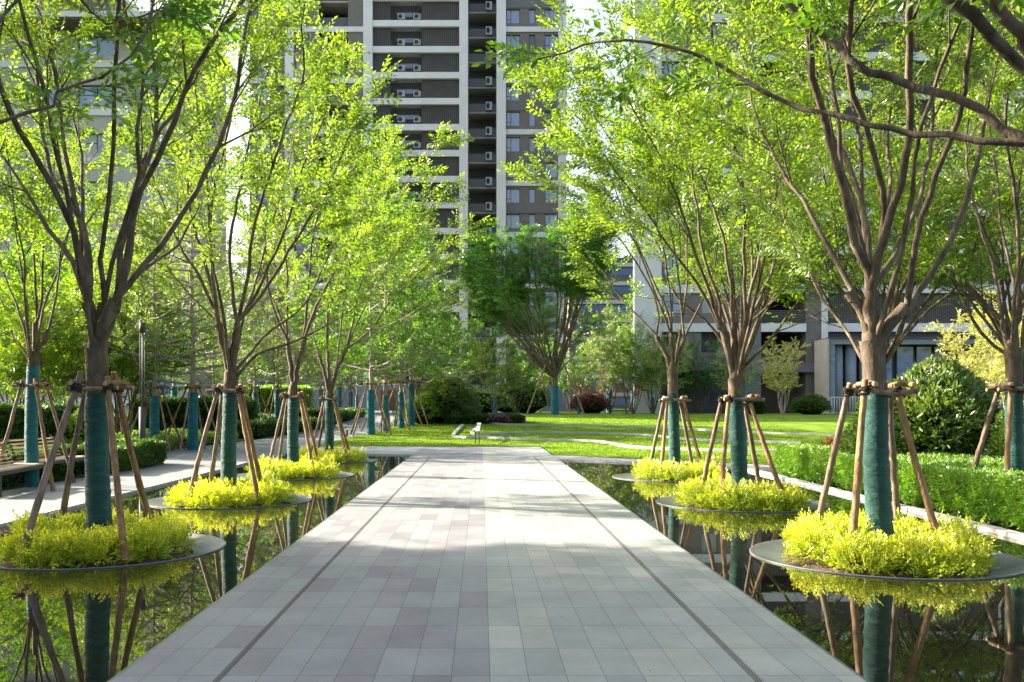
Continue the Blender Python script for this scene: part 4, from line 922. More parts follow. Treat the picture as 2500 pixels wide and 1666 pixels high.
# ================================================================ HEDGES AND BUSHES
def hedge(name, poly4, h, label, leaf, tw, dens, cat='hedge', group=None, z0=None, scale=1.0, lump=.06, tint=.5):
    """clipped hedge over a four-cornered plan"""
    global NR
    p=np.array(poly4,float); c=p.mean(0); zb=float(g(c[1])) if z0 is None else z0
    root=empty(name,(c[0],c[1],zb),label,cat,group)
    ins=Acc(); q=c+(p-c)*1.0; e=.07
    q=np.array([pt-np.sign(pt-c)*e for pt in p])-c
    v=[(a[0],a[1],-.1) for a in q]+[(a[0],a[1],h-e) for a in q]
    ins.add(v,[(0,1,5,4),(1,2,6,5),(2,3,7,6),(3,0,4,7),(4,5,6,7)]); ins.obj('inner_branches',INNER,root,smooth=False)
    pos=[];dr=[]
    def lumpz(x,y): return lump*(np.sin(x*3.1+y*1.7)+np.sin(x*1.3-y*2.9+1)+.7*np.sin(x*6.3+2)*np.sin(y*5.1))*.5
    w1=np.linalg.norm(p[1]-p[0]); w2=np.linalg.norm(p[3]-p[0]); area=w1*w2
    n=int(area*dens); u=NR.rand(n,1); w=NR.rand(n,1)
    t=(p[0]*(1-u)+p[1]*u)*(1-w)+(p[3]*(1-u)+p[2]*u)*w-c
    zz=h-.05+lumpz(t[:,0]+c[0],t[:,1]+c[1])+NR.randn(n)*.018
    pos.append(np.column_stack([t,zz])); d=NR.randn(n,3)*.45; d[:,2]+=1; dr.append(d)
    for k in range(4):
        a,b=p[k],p[(k+1)%4]; L=np.linalg.norm(b-a); n=int(L*h*dens*1.15); 
        if n<1: continue
        u=NR.rand(n,1); z=NR.rand(n)**.9*h; t=a*(1-u)+b*u-c; nn=np.array([b[1]-a[1],-(b[0]-a[0])]); nn/=np.linalg.norm(nn)+1e-9
        mid_=(a+b)/2-c
        if nn@mid_<0: nn=-nn
        off=(-.04+NR.randn(n)*.02+lumpz(t[:,0]*1.3+c[0],z*2.2+t[:,1])*.8-.05*(z/h>.85)*(NR.rand(n)))[:,None]
        t=t+nn*off; pos.append(np.column_stack([t,z])); d=NR.randn(n,3)*.5; d[:,:2]+=nn*.9; d[:,2]+=.45; dr.append(d)
    pos=np.vstack(pos); dr=np.vstack(dr); ac=Acc()
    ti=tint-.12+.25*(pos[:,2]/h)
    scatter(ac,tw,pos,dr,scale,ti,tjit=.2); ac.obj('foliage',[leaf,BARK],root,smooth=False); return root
def bush(name,c,rx,ry,h,label,leaf,tw,n,cat='bush',group=None,scale=1.0,tint=.5,zlow=0.0,lump=.10):
    global NR
    c=np.array(c,float); root=empty(name,c,label,cat,group)
    v=NR.randn(n,3); v/=np.linalg.norm(v,axis=1)[:,None]; v=v[v[:,2]>-.35]
    lob=1+lump*(np.sin(v[:,0]*5+1)+np.sin(v[:,1]*6.3+2)+np.sin(v[:,2]*7+v[:,0]*4))/2*1.0
    f=lob*(1-np.abs(NR.randn(len(v)))*.045)
    pos=np.column_stack([v[:,0]*rx*f,v[:,1]*ry*f,h*.42+v[:,2]*h*.58*f]); ok=pos[:,2]>zlow; pos=pos[ok]; v=v[ok]
    d=v+NR.randn(*v.shape)*.4+np.array([0,0,.35])
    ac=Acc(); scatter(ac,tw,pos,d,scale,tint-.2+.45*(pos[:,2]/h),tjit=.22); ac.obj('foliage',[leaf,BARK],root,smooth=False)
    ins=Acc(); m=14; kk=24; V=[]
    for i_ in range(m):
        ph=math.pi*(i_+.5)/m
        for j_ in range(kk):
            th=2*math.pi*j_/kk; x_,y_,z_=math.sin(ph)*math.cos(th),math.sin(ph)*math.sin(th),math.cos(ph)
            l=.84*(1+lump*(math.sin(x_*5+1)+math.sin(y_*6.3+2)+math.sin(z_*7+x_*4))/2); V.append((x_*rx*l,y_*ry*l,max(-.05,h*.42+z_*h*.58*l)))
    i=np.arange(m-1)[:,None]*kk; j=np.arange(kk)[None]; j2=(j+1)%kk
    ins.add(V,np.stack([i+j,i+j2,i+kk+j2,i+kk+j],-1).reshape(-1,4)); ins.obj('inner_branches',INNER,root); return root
NR=np.random.RandomState(77); R=random.Random(77)
hedge('hedge',[(6.5,7.5),(6.5,20.6),(9.6,19.0),(9.6,7.5)],.54,'wide low glossy green hedge along the right pool edge',HEDGEL,TW_HEDGE,1500,group='clipped hedges',z0=0,lump=.045,tint=.66,scale=1.15)
bush('round_bush',(8.15,17.2,0),1.22,1.1,1.98,'big dark round bush with glossy leaves behind the right hedge',BUSHL,TW_BUSH,4600,tint=.47,scale=1.2,lump=.14)
bush('round_bush',(9.5,15.6,0),.9,.9,1.55,'lower dark bush beside the big round bush, by the right edge',BUSHL,TW_BUSH,2200,tint=.45,scale=1.2)
bush('red_shrub',(8.1,20.9,0),.55,.3,.72,'small red leaved shrub just behind the right hedge',REDL,TW_HEDGEF,420,tint=.45)
bush('orange_shrub',(11.8,23.5,0),1.2,.8,1.35,'orange yellow shrub behind the big dark bush',LEAFY,TW_HEDGEF,1500,tint=.7)
p=G(1025,972); bush('round_bush',p,1.75,1.5,2.35,'dark clipped round bush with a bronze top at the lawn corner',BUSHL,TW_HEDGEF,5200,tint=.62,scale=1.1)
p=G(975,975); bush('round_bush',p,.95,.9,1.5,'bright yellow green bush against the left side of the round bush',HEDGEL,TW_HEDGEF,1500,tint=.9,scale=1.1)
hedge('low_hedge',[(p[0]+1.2,p[1]-.5),(p[0]+5.2,p[1]+.6),(p[0]+5.2,p[1]+2.4),(p[0]+1.2,p[1]+2.4)],.35,'low dark hedge at the foot of the lawn corner bush',HEDGED,TW_HEDGEF,200,group='clipped hedges',scale=1.2)
bush('azalea',(p[0]+3.9,p[1]-.1,float(g(p[1]))),.55,.4,.4,'small magenta azalea at the low dark hedge',PINK,TW_HEDGEF,150,tint=.4)
p=G(1357,950); bush('purple_bush',p,1.45,1.2,1.5,'small round purple leaved bush on the lawn crest',PURP,TW_HEDGEF,1700,scale=1.2)
bush('hedge_ball',((1862-CX)/F*64,64,.75),1.25,1.1,1.25,'green ball of hedge left of the white barrier',HEDGED,TW_HEDGEF,1500,tint=.7,scale=1.3)
hedge('low_hedge',[((1690-CX)/F*66,66),((1755-CX)/F*66,66),((1755-CX)/F*66,67.5),((1690-CX)/F*66,67.5)],.9,'short green hedge before the dark entrance',HEDGED,TW_HEDGEF,160,group='clipped hedges',scale=1.3)
bush('round_bush',((1075-CX)/F*70,70,.75),3.5,1.5,1.7,'yellow green bush line behind the small many stemmed tree',HEDGEL,TW_HEDGEF,1500,tint=.8,scale=1.5)
bush('round_bush',((1190-CX)/F*72,72,.75),2.6,1.5,2.4,'yellow green round bush left of the dark tree foot',HEDGEL,TW_HEDGEF,1700,tint=.7,scale=1.4)
# left side
hedge('hedge',[(-10.2,19.5),(-7.95,19.9),(-7.85,23.4),(-10.2,23.4)],.52,'low dark green hedge end behind the second left bench',HEDGED,TW_HEDGE,1000,group='clipped hedges',z0=0,tint=.75,scale=1.15)
hedge('hedge',[(-10.0,9.5),(-8.75,9.5),(-8.65,19.4),(-10.0,19.4)],.5,'low hedge directly behind the two benches',HEDGED,TW_HEDGE,700,group='clipped hedges',z0=0,tint=.6)
hedge('tall_hedge',[(-16,20.8),(-10.3,20.8),(-10.3,24.5),(-16,24.5)],1.4,'tall dark hedge behind the benches at the left edge',HEDGED,TW_HEDGEF,420,group='clipped hedges',z0=0,tint=.55,scale=.9)
bush('yellow_bush',(-9.7,22.9,0),.6,.6,1.25,'narrow yellow green bush between lamp post and wrapped stem',HEDGEL,TW_HEDGE,1500,tint=.85)
hedge('flower_bed',[(-15,24.8),(-9.4,24.8),(-10.2,31.5),(-15,33)],.34,'bed of bright green azalea plants beside the side pavement',HEDGEL,TW_HEDGE,420,cat='flower bed',z0=0,tint=.85,scale=1.5,lump=.12)
hedge('flower_bed',[(-14,33.5),(-10.1,32),(-9.6,37),(-13,38)],.32,'farther end of the green azalea bed at the bend',HEDGEL,TW_HEDGEF,130,cat='flower bed',z0=.02,tint=.8,lump=.1)
fl=[(-9.45,25.1),(-9.6,26.1),(-9.75,27.2),(-9.9,28.4),(-10.05,29.6),(-10.2,30.8),(-11.5,27.5),(-11.8,29.5),(-11.2,31)]
for k,(x,y) in enumerate(fl):
    bush('azalea',(x,y,0 if k<6 else .12),.28,.28,.30,'magenta azalea cluster at the front of the green bed' if k<6 else 'magenta azalea cluster inside the green bed','%s' and PINK,TW_HEDGE,90,group='magenta azaleas front' if k<6 else 'magenta azaleas inside',tint=.5,scale=1.1)
def hedge_px(a,b,w,h,label,leaf,tint,group='clipped hedges',dens=130,sc=1.1):
    p,q=G(*a),G(*b); d=unit(q-p); s=np.array([-d[1],d[0]])*w
    hedge('low_hedge',[(p[0],p[1]),(q[0],q[1]),(q[0]+s[0],q[1]+s[1]),(p[0]+s[0],p[1]+s[1])],h,label,leaf,TW_HEDGEF,dens,group=group,tint=tint,scale=sc)
hedge_px((600,1008),(770,980),1.6,.5,'low dark clipped hedge along the far side of the side pavement',HEDGED,.7)
hedge_px((775,974),(838,957),3.0,.5,'far clipped hedge where the side pavement narrows',HEDGED,.8)
hedge('bright_hedge',[((560-CX)/F*56,56),((700-CX)/F*56,56),((700-CX)/F*56,58),((560-CX)/F*56,58)],1.75,'bright yellow green clipped hedge behind the thin wrapped trees',HEDGEL,TW_HEDGEF,130,group='clipped hedges',tint=.85,scale=1.3)
hedge('dark_hedge',[((300-CX)/F*40,40),((560-CX)/F*40,40),((560-CX)/F*40,42),((300-CX)/F*40,42)],1.5,'dark clipped hedge behind the flower bed',HEDGED,TW_HEDGEF,130,group='clipped hedges',tint=.4,scale=1.3)
hedge('ground_cover',[(-26,43),(-12,43),(-11.6,55),(-26,55)],.3,'low plants beyond the bend of the pavement',HEDGED,TW_HEDGEF,45,cat='ground cover',tint=.75,scale=1.6)

# ================================================================ STREET FURNITURE
def bench(c, label, orange):
    root=empty('park_bench',c,label,'bench','wooden benches on the side pavement')
    Lb=1.95; n=6
    for k in range(5):
        ac=Acc(); x=-.02-.095*k; ac.box(x-.085,x,-Lb/2,Lb/2,.405,.435); ac.obj('seat_slat',BENCHW,root,smooth=False)
    for k in range(n):
        ac=Acc(); z=.47+.068*k; x=-.47-.028*k-.02
        v0=(x,-Lb*.40,z); v1=(x,Lb*.40,z); ac.bar(v0,v1,.022,.048,up=(1,0,.35)); ac.obj('back_slat',BENCHO if (orange and k==0) else BENCHW,root,smooth=False)
    ac=Acc(); ac.box(-.50,-.0,-Lb/2,-Lb/2+.04,.345,.40); ac.box(-.50,-.0,Lb/2-.04,Lb/2,.345,.40); ac.box(-.04,-.0,-Lb/2+.04,Lb/2-.04,.345,.40); ac.box(-.50,-.46,-Lb/2+.04,Lb/2-.04,.345,.40)
    for s in (-1,1): ac.bar((-.47,s*Lb*.39,.38),(-.67,s*Lb*.39,.88),.04,.02,up=(0,1,0))
    ac.obj('frame',STEEL,root,smooth=False)
    for s in (-1,1):
        ac=Acc(); y=s*(Lb/2-.02)
        ac.bar((-.02,y,.345),(-.02,y,0),.04,.04,up=(0,1,0)); ac.bar((-.34,y,.345),(-.50,y,0.02),.035,.035,up=(0,1,0)); ac.bar((-.04,y,.02),(-.50,y,.02),.04,.035)
        ac.obj('leg',STEEL,root,smooth=False)
    return root
b=bench((-7.78,16.05,0),'slatted wooden bench at the left edge, the nearer one of pale slats',False); b.rotation_euler=(0,0,.10)
b=bench((-8.12,18.3,0),'slatted wooden bench with one orange back slat behind the nearest left tree',True); b.rotation_euler=(0,0,-.07)
# lamp post
lp=empty('lamp_post',(-8.3,23.1,0),'slim dark grey column lamp behind the low hedge','lamp post')
ac=Acc(); ac.tube([(0,0,0),(0,0,1.42)],.078,20); ac.obj('base',STEEL,lp)
ac=Acc(); ac.tube([(0,0,3.24),(0,0,3.49)],.075,20); ac.obj('lamp_head',STEEL,lp)
for k in range(5):
    a=k*2*math.pi/5+.3; ac=Acc(); ac.tube([(math.cos(a)*.06,math.sin(a)*.06,1.42),(math.cos(a)*.06,math.sin(a)*.06,3.24)],.011,8); ac.obj('rod',STEEL,lp)
ac=Acc(); ac.tube([(0,0,1.42),(0,0,3.24)],.018,10); ac.obj('core_tube',STEEL,lp)
for x,y0,y1,lab in ((906,967,981,'short dark bollard light left of the lawn trees'),(797,989,1004,'short dark bollard light near the farthest left tree')):
    p=G(x,y1); ac=Acc(); hh=(y1-y0)/F*p[1]; r_=empty('bollard_light',p,lab,'bollard','dark bollard lights'); ac.tube([(0,0,0),(0,0,hh*.8)],.05,12); ac.obj('post',STEEL,r_)
    ac=Acc(); ac.tube([(0,0,hh*.8),(0,0,hh)],.06,12); ac.obj('cap',DARK,r_)
# warning tag near the second tree
r_=empty('warning_marker',((507-CX)/F*32,32,0),'small orange and red warning marker left of the second tree sleeve','sign')
ac=Acc(); ac.tube([(0,0,0),(0,0,.55)],.02,8); ac.obj('post',STEEL,r_); ac=Acc(); ac.box(-.07,.07,-.03,.03,.52,.78); ac.obj('panel',ORANGE,r_,smooth=False)
ac=Acc(); ac.box(-.07,.07,-.033,.033,.74,.79); ac.obj('top_stripe',REDL,r_,smooth=False)
# white barrier
r_=empty('crowd_barrier',((1905-CX)/F*65,65,.75),'white tubular barrier on the lawn crest','barrier')
s=65/F; ac=Acc(); Wd=85*s; Ht=1.18
ac.tube(smooth_line([(0,0,0),(0,0,Ht-.12),(.12,0,Ht),(Wd-.12,0,Ht),(Wd,0,Ht-.12),(Wd,0,0)],.1),.025,8); ac.tube([(0,0,.12),(Wd,0,.12)],.022,8); ac.obj('frame',ACW,r_)
for k in range(1,14):
    ac=Acc(); x=Wd*k/14; ac.tube([(x,0,.12),(x,0,Ht)],.016,6); ac.obj('bar',ACW,r_)
for k,(x0,x1,lab) in enumerate(((2246,2250,'left one of two orange posts above the big dark bush'),(2259,2262,'right one of two orange posts above the big dark bush'))):
    a=P(x0,915,24)-np.array([0,0,1.6]); b=P(x1,882,24); c=np.array([a[0],24,0.]); r_=empty('orange_post',c,lab,'post','orange posts')
    ac=Acc(); ac.tube([a*[1,1,0]-c,b-c],.05,12); ac.obj('shaft',ORANGE,r_); ac=Acc(); ac.tube([b-c,b-c+UP*.03],.052,12); ac.obj('cap',ACW,r_)

# ================================================================ BUILDINGS
def fan_unit(w=.85,h=.62):
    ac=Acc(); ac.box(-w/2,w/2,-.15,.15,0,h); return ac
ac_body=fan_unit().mesh('unit_body',ACW,smooth=False)
a_=Acc(); a_.tube([(-.12,-.155,.31),(-.12,-.158,.31)],.24,20); ac_fan=a_.mesh('fan_grille',DARK,smooth=False)
def ac_unit(parent,x,y,z,s=1):
    o=link('air_conditioner',ac_body,parent); o.location=(x,y,z); o.scale=(s,s,s); f=link('fan',ac_fan,o); return o
def win_mesh(w,h,split=.34,low=.3):
    fr=Acc(); t=.06; fr.box(0,w,-.04,.03,0,t); fr.box(0,w,-.04,.03,h-t,h); fr.box(0,t,-.04,.03,t,h-t); fr.box(w-t,w,-.04,.03,t,h-t)
    if split: x=w*split; fr.box(x-.03,x+.03,-.038,.03,t,h-t); fr.box(t,x-.03,-.036,.03,h*low-.025,h*low+.025)
    gl=Acc(); gl.box(t,w-t,.0,.012,t,h-t)
    return fr.mesh('frame',FRAME,smooth=False),gl.mesh('pane',GLASS,smooth=False)
WR=random.Random(4)
def window(parent,x,y,z,md):
    o=link('window',md[0],parent); o.location=(x,y,z); p=link('pane',md[1],o)
    u=WR.random()
    if u<.28:
        p.material_slots[0].link='OBJECT'; p.material_slots[0].material=GLASS2 if u<.12 else GLASS3
    return o
def part(parent,name,mt,*bx):
    ac=Acc()
    for b in bx: ac.box(*b)
    return ac.obj(name,mt,parent,smooth=False)
def louvre_mesh(w,h,step=.22,mt=LOUV):
    ac=Acc(); ac.box(0,w,.06,.10,0,h,m=0)
    for k in range(int(w/step)): ac.box(k*step+.02,k*step+.11,-.0,.06,0.0,h,m=1)
    return ac.mesh('louvre_panel',[surf('louvre_back',[(.06,.06,.06),(.08,.08,.08)],1,.8,0),mt],smooth=False)
# ---- centre tower (Y = 106)
TS=20.42; TY=106.0
def tx(zx): return (564.7+zx*.4202-CX)/TS
def tz(zy): return H+(CY-zy*.4202)/TS
tower=empty('apartment_tower',(0,TY,.75),'tall grey and white apartment tower in the centre with rows of air conditioners','apartment tower')
O=np.array([0,TY,.75])
def tb(name,mt,*bx):
    ac=Acc()
    for x0,x1,y0,y1,z0,z1 in bx: ac.box(x0,x1,y0-TY,y1-TY,z0-.75,z1-.75)
    return ac.obj(name,mt,tower,smooth=False)
ztop=66.0; fh=141.5*.4202/TS
tb('core_wall',DARK,(tx(30),tx(1745),112.6,124,.2,ztop))
tb('bay_back_wall',DARK,(tx(690),tx(1172),107.2,107.5,.2,ztop))
for k,(a,b) in enumerate(((218,265),(645,695),(1168,1215),(1372,1422),(1708,1752))):
    tb('column',WHITE,(tx(a),tx(b),105.55,112.6,.2,ztop+.6))
# centre bay
ks=list(range(-7,15))
lw=tx(1168)-tx(695); lm1=louvre_mesh(tx(793)-tx(695),fh-.7); lm2=louvre_mesh(tx(1168)-tx(962),fh-.7)
for k in ks:
    zt=tz(118+141.5*k); 
    tb('floor_band',WHITE,(tx(695),tx(1168),105.65,107.2,zt-.7,zt))
    if zt-.7<3: continue
    z0=zt
    for lm,x in ((lm1,695),(lm2,962)):
        o=link('louvre_panel',lm,tower); o.location=(tx(x),-.15+.2,z0-.75)
    if zt<62:
        a0=tx(793); o=ac_unit(tower,tx(848),.75,z0+.5-.75,1.0); ac_unit(tower,tx(936),.75,z0+.5-.75,1.0)
# thin rails across the open part of every bay floor, with a strip of glass above the units
rl=Acc(); wl=tx(962)-tx(793)
for q_ in range(18): rl.box(wl*q_/18,wl*q_/18+.035,0,.04,0,fh-.7)
rlm=rl.mesh('rail_screen',LOUV,smooth=False); gw=Acc(); gw.box(0,wl*.72,0,.02,0,.5); gwm=gw.mesh('pane',GLASS,smooth=False)
for k in ks:
    zt=tz(118+141.5*k)
    if zt<3 or zt>62: continue
    o=link('rail_screen',rlm,tower); o.location=(tx(793),.05,zt-.75); o=link('window',gwm,tower); o.location=(tx(822),1.12,zt+.95-.75)
# balcony bay
fb=135*.4202/(F/111.0)
def bz(zy): return H+(CY-zy*.4202)/(F/111.0)
tb('balcony_back_wall',GREYB,(tx(1215),tx(1372),112.3,112.58,.2,ztop))
rg=Acc(); bw=tx(1372)-tx(1215); rg.box(0,bw,0,.04,0,1.02); rg2=rg.mesh('railing',RAILG,smooth=False)
for k in range(-6,15):
    zt=bz(94+135.2*k)
    if zt<3 or zt>64: continue
    tb('balcony_slab',BEIGE,(tx(1215)+.01,tx(1372)-.01,109.6,112.3,zt-.14,zt+.02))
    o=link('railing',rg2,tower); o.location=(tx(1215),109.7-TY,zt+.03-.75)
    o=ac_unit(tower,tx(1331),109.45-TY,zt+.2-.75,.95); o.scale=(.85,1,1.5)
    tb('railing_rail',STEEL,(tx(1215),tx(1372),109.62,109.7,zt+1.05,zt+1.10))
# right bay
W1=win_mesh(tx(1500)-tx(1425),78*.4202/TS); W2=win_mesh(tx(1583)-tx(1548),78*.4202/TS,.0); W3=win_mesh(tx(1705)-tx(1636),78*.4202/TS)
xs=[1422,1426,1500,1548,1583,1636,1705,1708]
for k in range(-7,15):
    yt=52+140.1*k; zt=tz(yt); zb=tz(yt+78)
    if zt<4: continue
    # wall of the storey with its openings left free
    tb('wall',BROWN,*[(tx(a),tx(b),105.95,106.3,zb,zt) for a,b in ((1422,1425),(1500,1548),(1583,1636),(1705,1708))],(tx(1422),tx(1708),105.95,106.3,zt,zb+fh*140.1/141.5))
    if zt<62:
        for md,x in ((W1,1425),(W2,1548),(W3,1636)): window(tower,tx(x),.18,zb-.75,md)
    zz=tz(yt+98)
    if k%2==0: tb('floor_band',WHITE,(tx(1422),tx(1708),105.8,105.95,zz-.58,zz))
    else: tb('floor_band',GREYB,(tx(1422),tx(1708),105.86,105.95,zz-.75,zz))
# left bays
W4=win_mesh(tx(345)-tx(270),78*.4202/TS,.62,.35); 
for k in range(-7,15):
    yt=52+140.1*k; zt=tz(yt); zb=tz(yt+78); zn=zb+fh*140.1/141.5
    if zt<4: continue
    tb('wall',BROWN,(tx(265),tx(270),105.95,106.3,zb,zt),(tx(345),tx(400),105.95,106.3,zb,zt),(tx(265),tx(400),105.95,106.3,zt,zn)); tb('wall',BROWN,(tx(560),tx(645),105.95,106.3,zb,zn))
    tb('wall',GREYB,(tx(22),tx(60),105.95,106.3,zb,zt),(tx(135),tx(150),105.95,106.3,zb,zt),(tx(22),tx(218),105.95,106.3,zt,zn))
    if zt<62:
        window(tower,tx(270),.18,zb-.75,W4); window(tower,tx(60),.18,zb-.75,W1); 
        tb('balcony_slab',BEIGE,(tx(400),tx(560),106.4,110,zb-.35,zb-.2)); tb('railing',RAILG,(tx(400),tx(560),106.42,106.46,zb-.2,zb+.85)); 
        ac_unit(tower,tx(440),1.1,zb+.3-.75,1.0)
    zz=tz(yt+98)
    if k%2==0: tb('floor_band',WHITE,(tx(265),tx(645),105.8,105.95,zz-.58,zz)); tb('floor_band',WHITE,(tx(22),tx(218),105.8,105.95,zz-.58,zz))
tb('recess_wall',DARK,(tx(400),tx(560),110,110.3,.2,ztop)); tb('side_wall',BROWN,(tx(22),tx(30),106.3,124,.2,ztop),(tx(1752),tx(1754),106,124,.2,ztop))
tb('back_wall',BROWN,(tx(30),tx(400),106.4,106.5,.2,ztop),(tx(560),tx(645),106.4,106.5,.2,ztop)); tb('bay_wall',DARK,(tx(1422),tx(1708),106.4,106.5,.2,ztop))
tb('podium',STONEB,(tx(-60),tx(1800),104.6,105.5,.2,3.6)); tb('door',surf('bronze_door',[(.10,.06,.03),(.16,.1,.05)],3,.5,0),(tx(745),tx(830),104.5,104.6,.2,3.0))

# ---- right building (Y = 73)
S2=F/73.0
rb_=empty('apartment_block',(14,73,.75),'dark grey apartment block with white bands and louvred bays on the right','apartment block')
def bx2(x): return (x-CX)/S2
def bz2(y): return H+(CY-y)/S2
def rbp(name,mt,*bx):
    ac=Acc()
    for x0,x1,y0,y1,z0,z1 in bx: ac.box(x0-14,x1-14,y0-73,y1-73,z0-.75,z1-.75)
    return ac.obj(name,mt,rb_,smooth=False)
zt2=46
rbp('core_wall',DARK,(bx2(1570),bx2(2900),77.6,92,.3,zt2)); rbp('bay_back_wall',DARK,(bx2(1519),bx2(1570),77.0,77.59,.3,zt2))
rbp('column',WHITE,(bx2(1457),bx2(1519),72.8,73.5,.3,zt2)); rbp('side_wall',BROWN,(bx2(1506),bx2(1519),73.5,77.6,.3,zt2)); rbp('column',GREYB,(bx2(1700),bx2(1748),72.9,77.6,.3,zt2)); rbp('column',WHITE,(bx2(1888),bx2(1900),72.75,77.6,.3,zt2)); rbp('column',WHITE,(bx2(2296),bx2(2326),72.7,77.6,.3,zt2))
rbp('pier_wall',BROWN,(bx2(1852),bx2(1888),73.05,77.6,.3,zt2))
LM2=louvre_mesh(bx2(2296)-bx2(1900),2.35,.16); WB=win_mesh(bx2(1650)-bx2(1612),1.75,0); WA=win_mesh(bx2(1568)-bx2(1526),1.9,.5,.3); WC=win_mesh(2.3,1.9,.4,.3)
for k in range(-1,15):
    zt=bz2(743.6-88.8*k); 
    if zt>zt2: break
    if k>=0:
        rbp('floor_band',WHITE,(bx2(1519),bx2(1700),72.9,73.05,zt-.65,zt),(bx2(1748),bx2(1852),72.9,73.05,zt-.65,zt),(bx2(1900),bx2(2296),72.82,73.2,zt-.65,zt),(bx2(2326),bx2(2900),72.82,73.2,zt-.65,zt))
    o=link('louvre_panel',LM2,rb_); o.location=(bx2(1900)-14,.1,zt-.75 if k>=0 else zt-.75+.75); 
    if k<0: o.scale=(1,1,.66)
    zb=zt+.75
    rbp('wall',BROWN,(bx2(1568),bx2(1612),73.05,73.4,zb,zb+1.9),(bx2(1650),bx2(1700),73.05,73.4,zb,zb+1.9),(bx2(1519),bx2(1526),73.05,73.4,zb,zb+1.9),(bx2(1519),bx2(1700),73.05,73.4,zt-.65,zb),(bx2(1519),bx2(1700),73.05,73.4,zb+1.9,zt+2.4))
    if k>=0:
        window(rb_,bx2(1526)-14,.25,zb-.75,WA); window(rb_,bx2(1612)-14,.25,zb-.75,WB); 
    rbp('balcony_railing',LOUV,*[(bx2(1750),bx2(1850),73.15,73.2,zt+.05+.13*q_,zt+.12+.13*q_) for q_ in range(8)]); rbp('balcony_slab',GREYB,(bx2(1748),bx2(1852),73.1,77,zt-.6,zt-.0))
    rbp('wall',BROWN,(bx2(2326),bx2(2400),73.2,73.5,zt-.65,zt+2.4),(bx2(2400),bx2(2470),73.2,73.5,zt-.65,zb),(bx2(2470),bx2(2900),73.2,73.5,zt-.65,zt+2.4)); 
    if k>=0: window(rb_,bx2(2400)-14,.25,zb-.75,WC)
rbp('bay_wall',DARK,(bx2(1519),bx2(1700),73.45,73.6,.3,zt2),(bx2(2326),bx2(2900),73.55,73.7,.3,zt2))
# entrance and lobby
rbp('entrance_wall',GREYB,(bx2(1725),bx2(1876),72.6,73.0,bz2(856),bz2(834))); rbp('entrance_back_wall',surf('brown_entrance_wall',[(.07,.05,.04),(.1,.08,.06)],2,.8,0),(bx2(1725),bx2(1876),75,75.2,.3,bz2(856)))
rbp('lobby_cap',FRAME,(bx2(1872),bx2(2800),69.9,73,bz2(785),bz2(782))); rbp('lobby_beam',STONEB,(bx2(1875),bx2(2800),70,73,bz2(797),bz2(785)))
rbp('lobby_wall',FRAME,(bx2(1885),bx2(2800),71.6,71.8,.3,bz2(797))); rbp('lobby_pillar',STONEB,(bx2(1875),bx2(1886),70.05,71.6,.3,bz2(797)))
rbp('lobby_wall_panel',BEIGE,(bx2(1866),bx2(1872),69.9,72.5,.3,bz2(785)))
for x in (1900,1930,1962,1994):
    ac=Acc(); r0=12/S2; ac.tube([(bx2(x)-14,-2.1,-.4),(bx2(x)-14,-2.1,bz2(797)-.75)],r0,20); ac.obj('lobby_pillar',STONEB,rb_)
rbp('lobby_pillar',STONEB,(bx2(2212),bx2(2262),70.3,71.5,.3,bz2(798)))
for a,b in ((2008,2030),(2038,2078),(2082,2118),(2122,2150)):
    w_=bx2(b)-bx2(a); md=win_mesh(w_,bz2(798)-.8,0); window(rb_,bx2(a)-14,-1.65,0.02,md)
rbp('lobby_screen',LOUV,*[(bx2(2156+5.5*q_),bx2(2158.5+5.5*q_),70.8,70.9,.6,bz2(800)) for q_ in range(9)])

# ---- left building (Y = 60)
S3=F/75.0
lf=empty('apartment_block',(-30,75,.6),'pale left apartment block with flat overhanging roofs behind the trees','apartment block')
def bx3(x): return (x-CX)/S3
def bz3(y): return H+(CY-y)/S3
def lbp(name,mt,*bx):
    ac=Acc()
    for x0,x1,y0,y1,z0,z1 in bx: ac.box(x0+30,x1+30,y0-75,y1-75,z0-.6,z1-.6)
    return ac.obj(name,mt,lf,smooth=False)
z3=bz3(62); XR=bx3(434); wh=44/S3; fh3=111/S3
WL=win_mesh(3.0,wh,.5,.5); WS=win_mesh(2.2,wh,.0)
lbp('core_wall',BROWN,(-46,XR-.2,75.5,86,.3,z3))
wx=[XR-27,XR-22.5,XR-18,XR-13.4,XR-8.9,XR-4.4]
for k in range(0,9):
    yb=128+111*k; zb=bz3(yb); zt=bz3(yb-44)
    if zb<2: break
    pier=[(XR-28,wx[0])]+[(wx[i_]+3,wx[i_+1]) for i_ in range(5)]+[(wx[5]+3,XR)]
    lbp('wall',BEIGE,*([(a,b,75,75.4,zb,zt) for a,b in pier]+[(XR-28,XR,75,75.4,zb-(fh3-wh),zb)]))
    lbp('floor_band',WHITE,(XR-28,XR,74.85,75,zb-.95,zb-.45))
    for x in wx: window(lf,x+30,.28,zb-.6,WL)
    o=window(lf,XR+30-.02,5.2,zb-.6,WS); o.rotation_euler=(0,0,math.pi/2)
    lbp('side_wall',BEIGE,(XR-.15,XR,75.4,80.2,zb,zt),(XR-.15,XR,82.4,86,zb,zt),(XR-.15,XR,75.4,86,zb-(fh3-wh),zb))
lbp('side_wall',BROWN,(XR-.15,XR,75.4,86,bz3(84),z3)); lbp('wall',BROWN,(XR-28,XR,75,75.4,bz3(84),z3))
lbp('roof',WHITE,(XR-29,XR+.9,73,87,z3,z3+.45)); lbp('soffit',surf('brown_soffit',[(.13,.09,.06),(.2,.15,.11)],1,.8,.0),(XR-29,XR+.8,73.1,75,z3-.12,z3-.004))
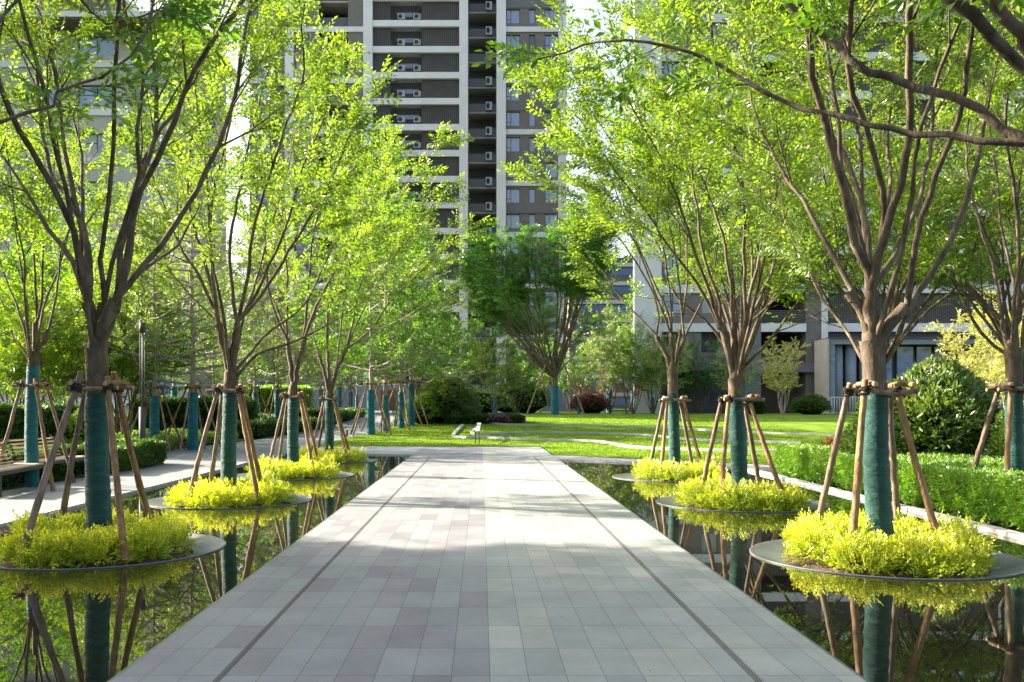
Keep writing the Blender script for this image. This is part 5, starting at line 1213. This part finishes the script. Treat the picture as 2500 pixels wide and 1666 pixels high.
lbp('roof_terrace_slab',WHITE,(bx3(44),bx3(259),72,82,bz3(17)+1.6,bz3(17)+2.1)); lbp('roof_terrace_wall',BROWN,(bx3(30),bx3(250),76,82,z3+.45,bz3(17)+1.6))

# far white block between tower and right building
fb_=empty('far_apartment_block',((1395-CX)/F*150,150,.75),'pale far apartment block in the gap right of the tower','apartment block')
fx=(1395-CX)/F*150
def fp(name,mt,*bx):
    ac=Acc()
    for b in bx: ac.box(*b)
    return ac.obj(name,mt,fb_,smooth=False)
fp('wall',BROWN,(-6,6.5,0,12,0,24)); 
for k in range(8): fp('floor_band',WHITE,(-6.1,6.6,-.2,0,k*2.95+1.9,k*2.95+2.5)); fp('window_strip',GLASS,(-5,5.5,-.06,0,k*2.95+.5,k*2.95+1.7))

# ================================================================ LIGHT, SKY, CAMERA
az=math.atan2(-1.0,.35); el=math.radians(25)
sd=bpy.data.lights.new('sun','SUN'); sd.energy=5.0; sd.angle=math.radians(.55); sd.color=(1,.89,.72)
so=bpy.data.objects.new('sun',sd); COL.objects.link(so)
tosun=Vector((math.sin(az)*math.cos(el),math.cos(az)*math.cos(el),math.sin(el)))
so.rotation_euler=tosun.to_track_quat('Z','Y').to_euler(); so.location=(-20,10,30)
W=bpy.data.worlds.new('World'); SC.world=W; W.use_nodes=True; nt=W.node_tree
bgn=nt.nodes['Background']; sky=nt.nodes.new('ShaderNodeTexSky'); sky.sky_type='NISHITA'; sky.sun_disc=False
sky.sun_elevation=el; sky.sun_rotation=az; sky.air_density=1.0; sky.dust_density=5; sky.ozone_density=1.0
hs=nt.nodes.new('ShaderNodeHueSaturation'); hs.inputs['Saturation'].default_value=.75; nt.links.new(sky.outputs[0],hs.inputs['Color']); nt.links.new(hs.outputs[0],bgn.inputs[0]); bgn.inputs[1].default_value=.105
cd=bpy.data.cameras.new('camera'); co=bpy.data.objects.new('camera',cd); COL.objects.link(co); SC.camera=co
co.location=(0,0,H); co.rotation_euler=(math.radians(90),0,0); cd.sensor_width=36; cd.lens=F/2353*36
cd.shift_x=(1176.5-CX)/2353; cd.shift_y=(CY-784)/2353; cd.clip_end=3000; cd.clip_start=.05
SC.view_settings.view_transform='Standard'; SC.view_settings.look='None'; SC.view_settings.exposure=2.24; SC.view_settings.gamma=1
SC.render.engine='CYCLES'
print('faces', sum(len(m.polygons) for m in bpy.data.meshes), 'objects', len(bpy.data.objects))

SC.cycles.max_bounces=8; SC.cycles.diffuse_bounces=3; SC.cycles.glossy_bounces=3; SC.cycles.transmission_bounces=4

for o_ in bpy.data.objects:
    if o_.parent is None and len(str(o_.get('label','')).split())>16: print('LONG',o_.name,o_['label'])
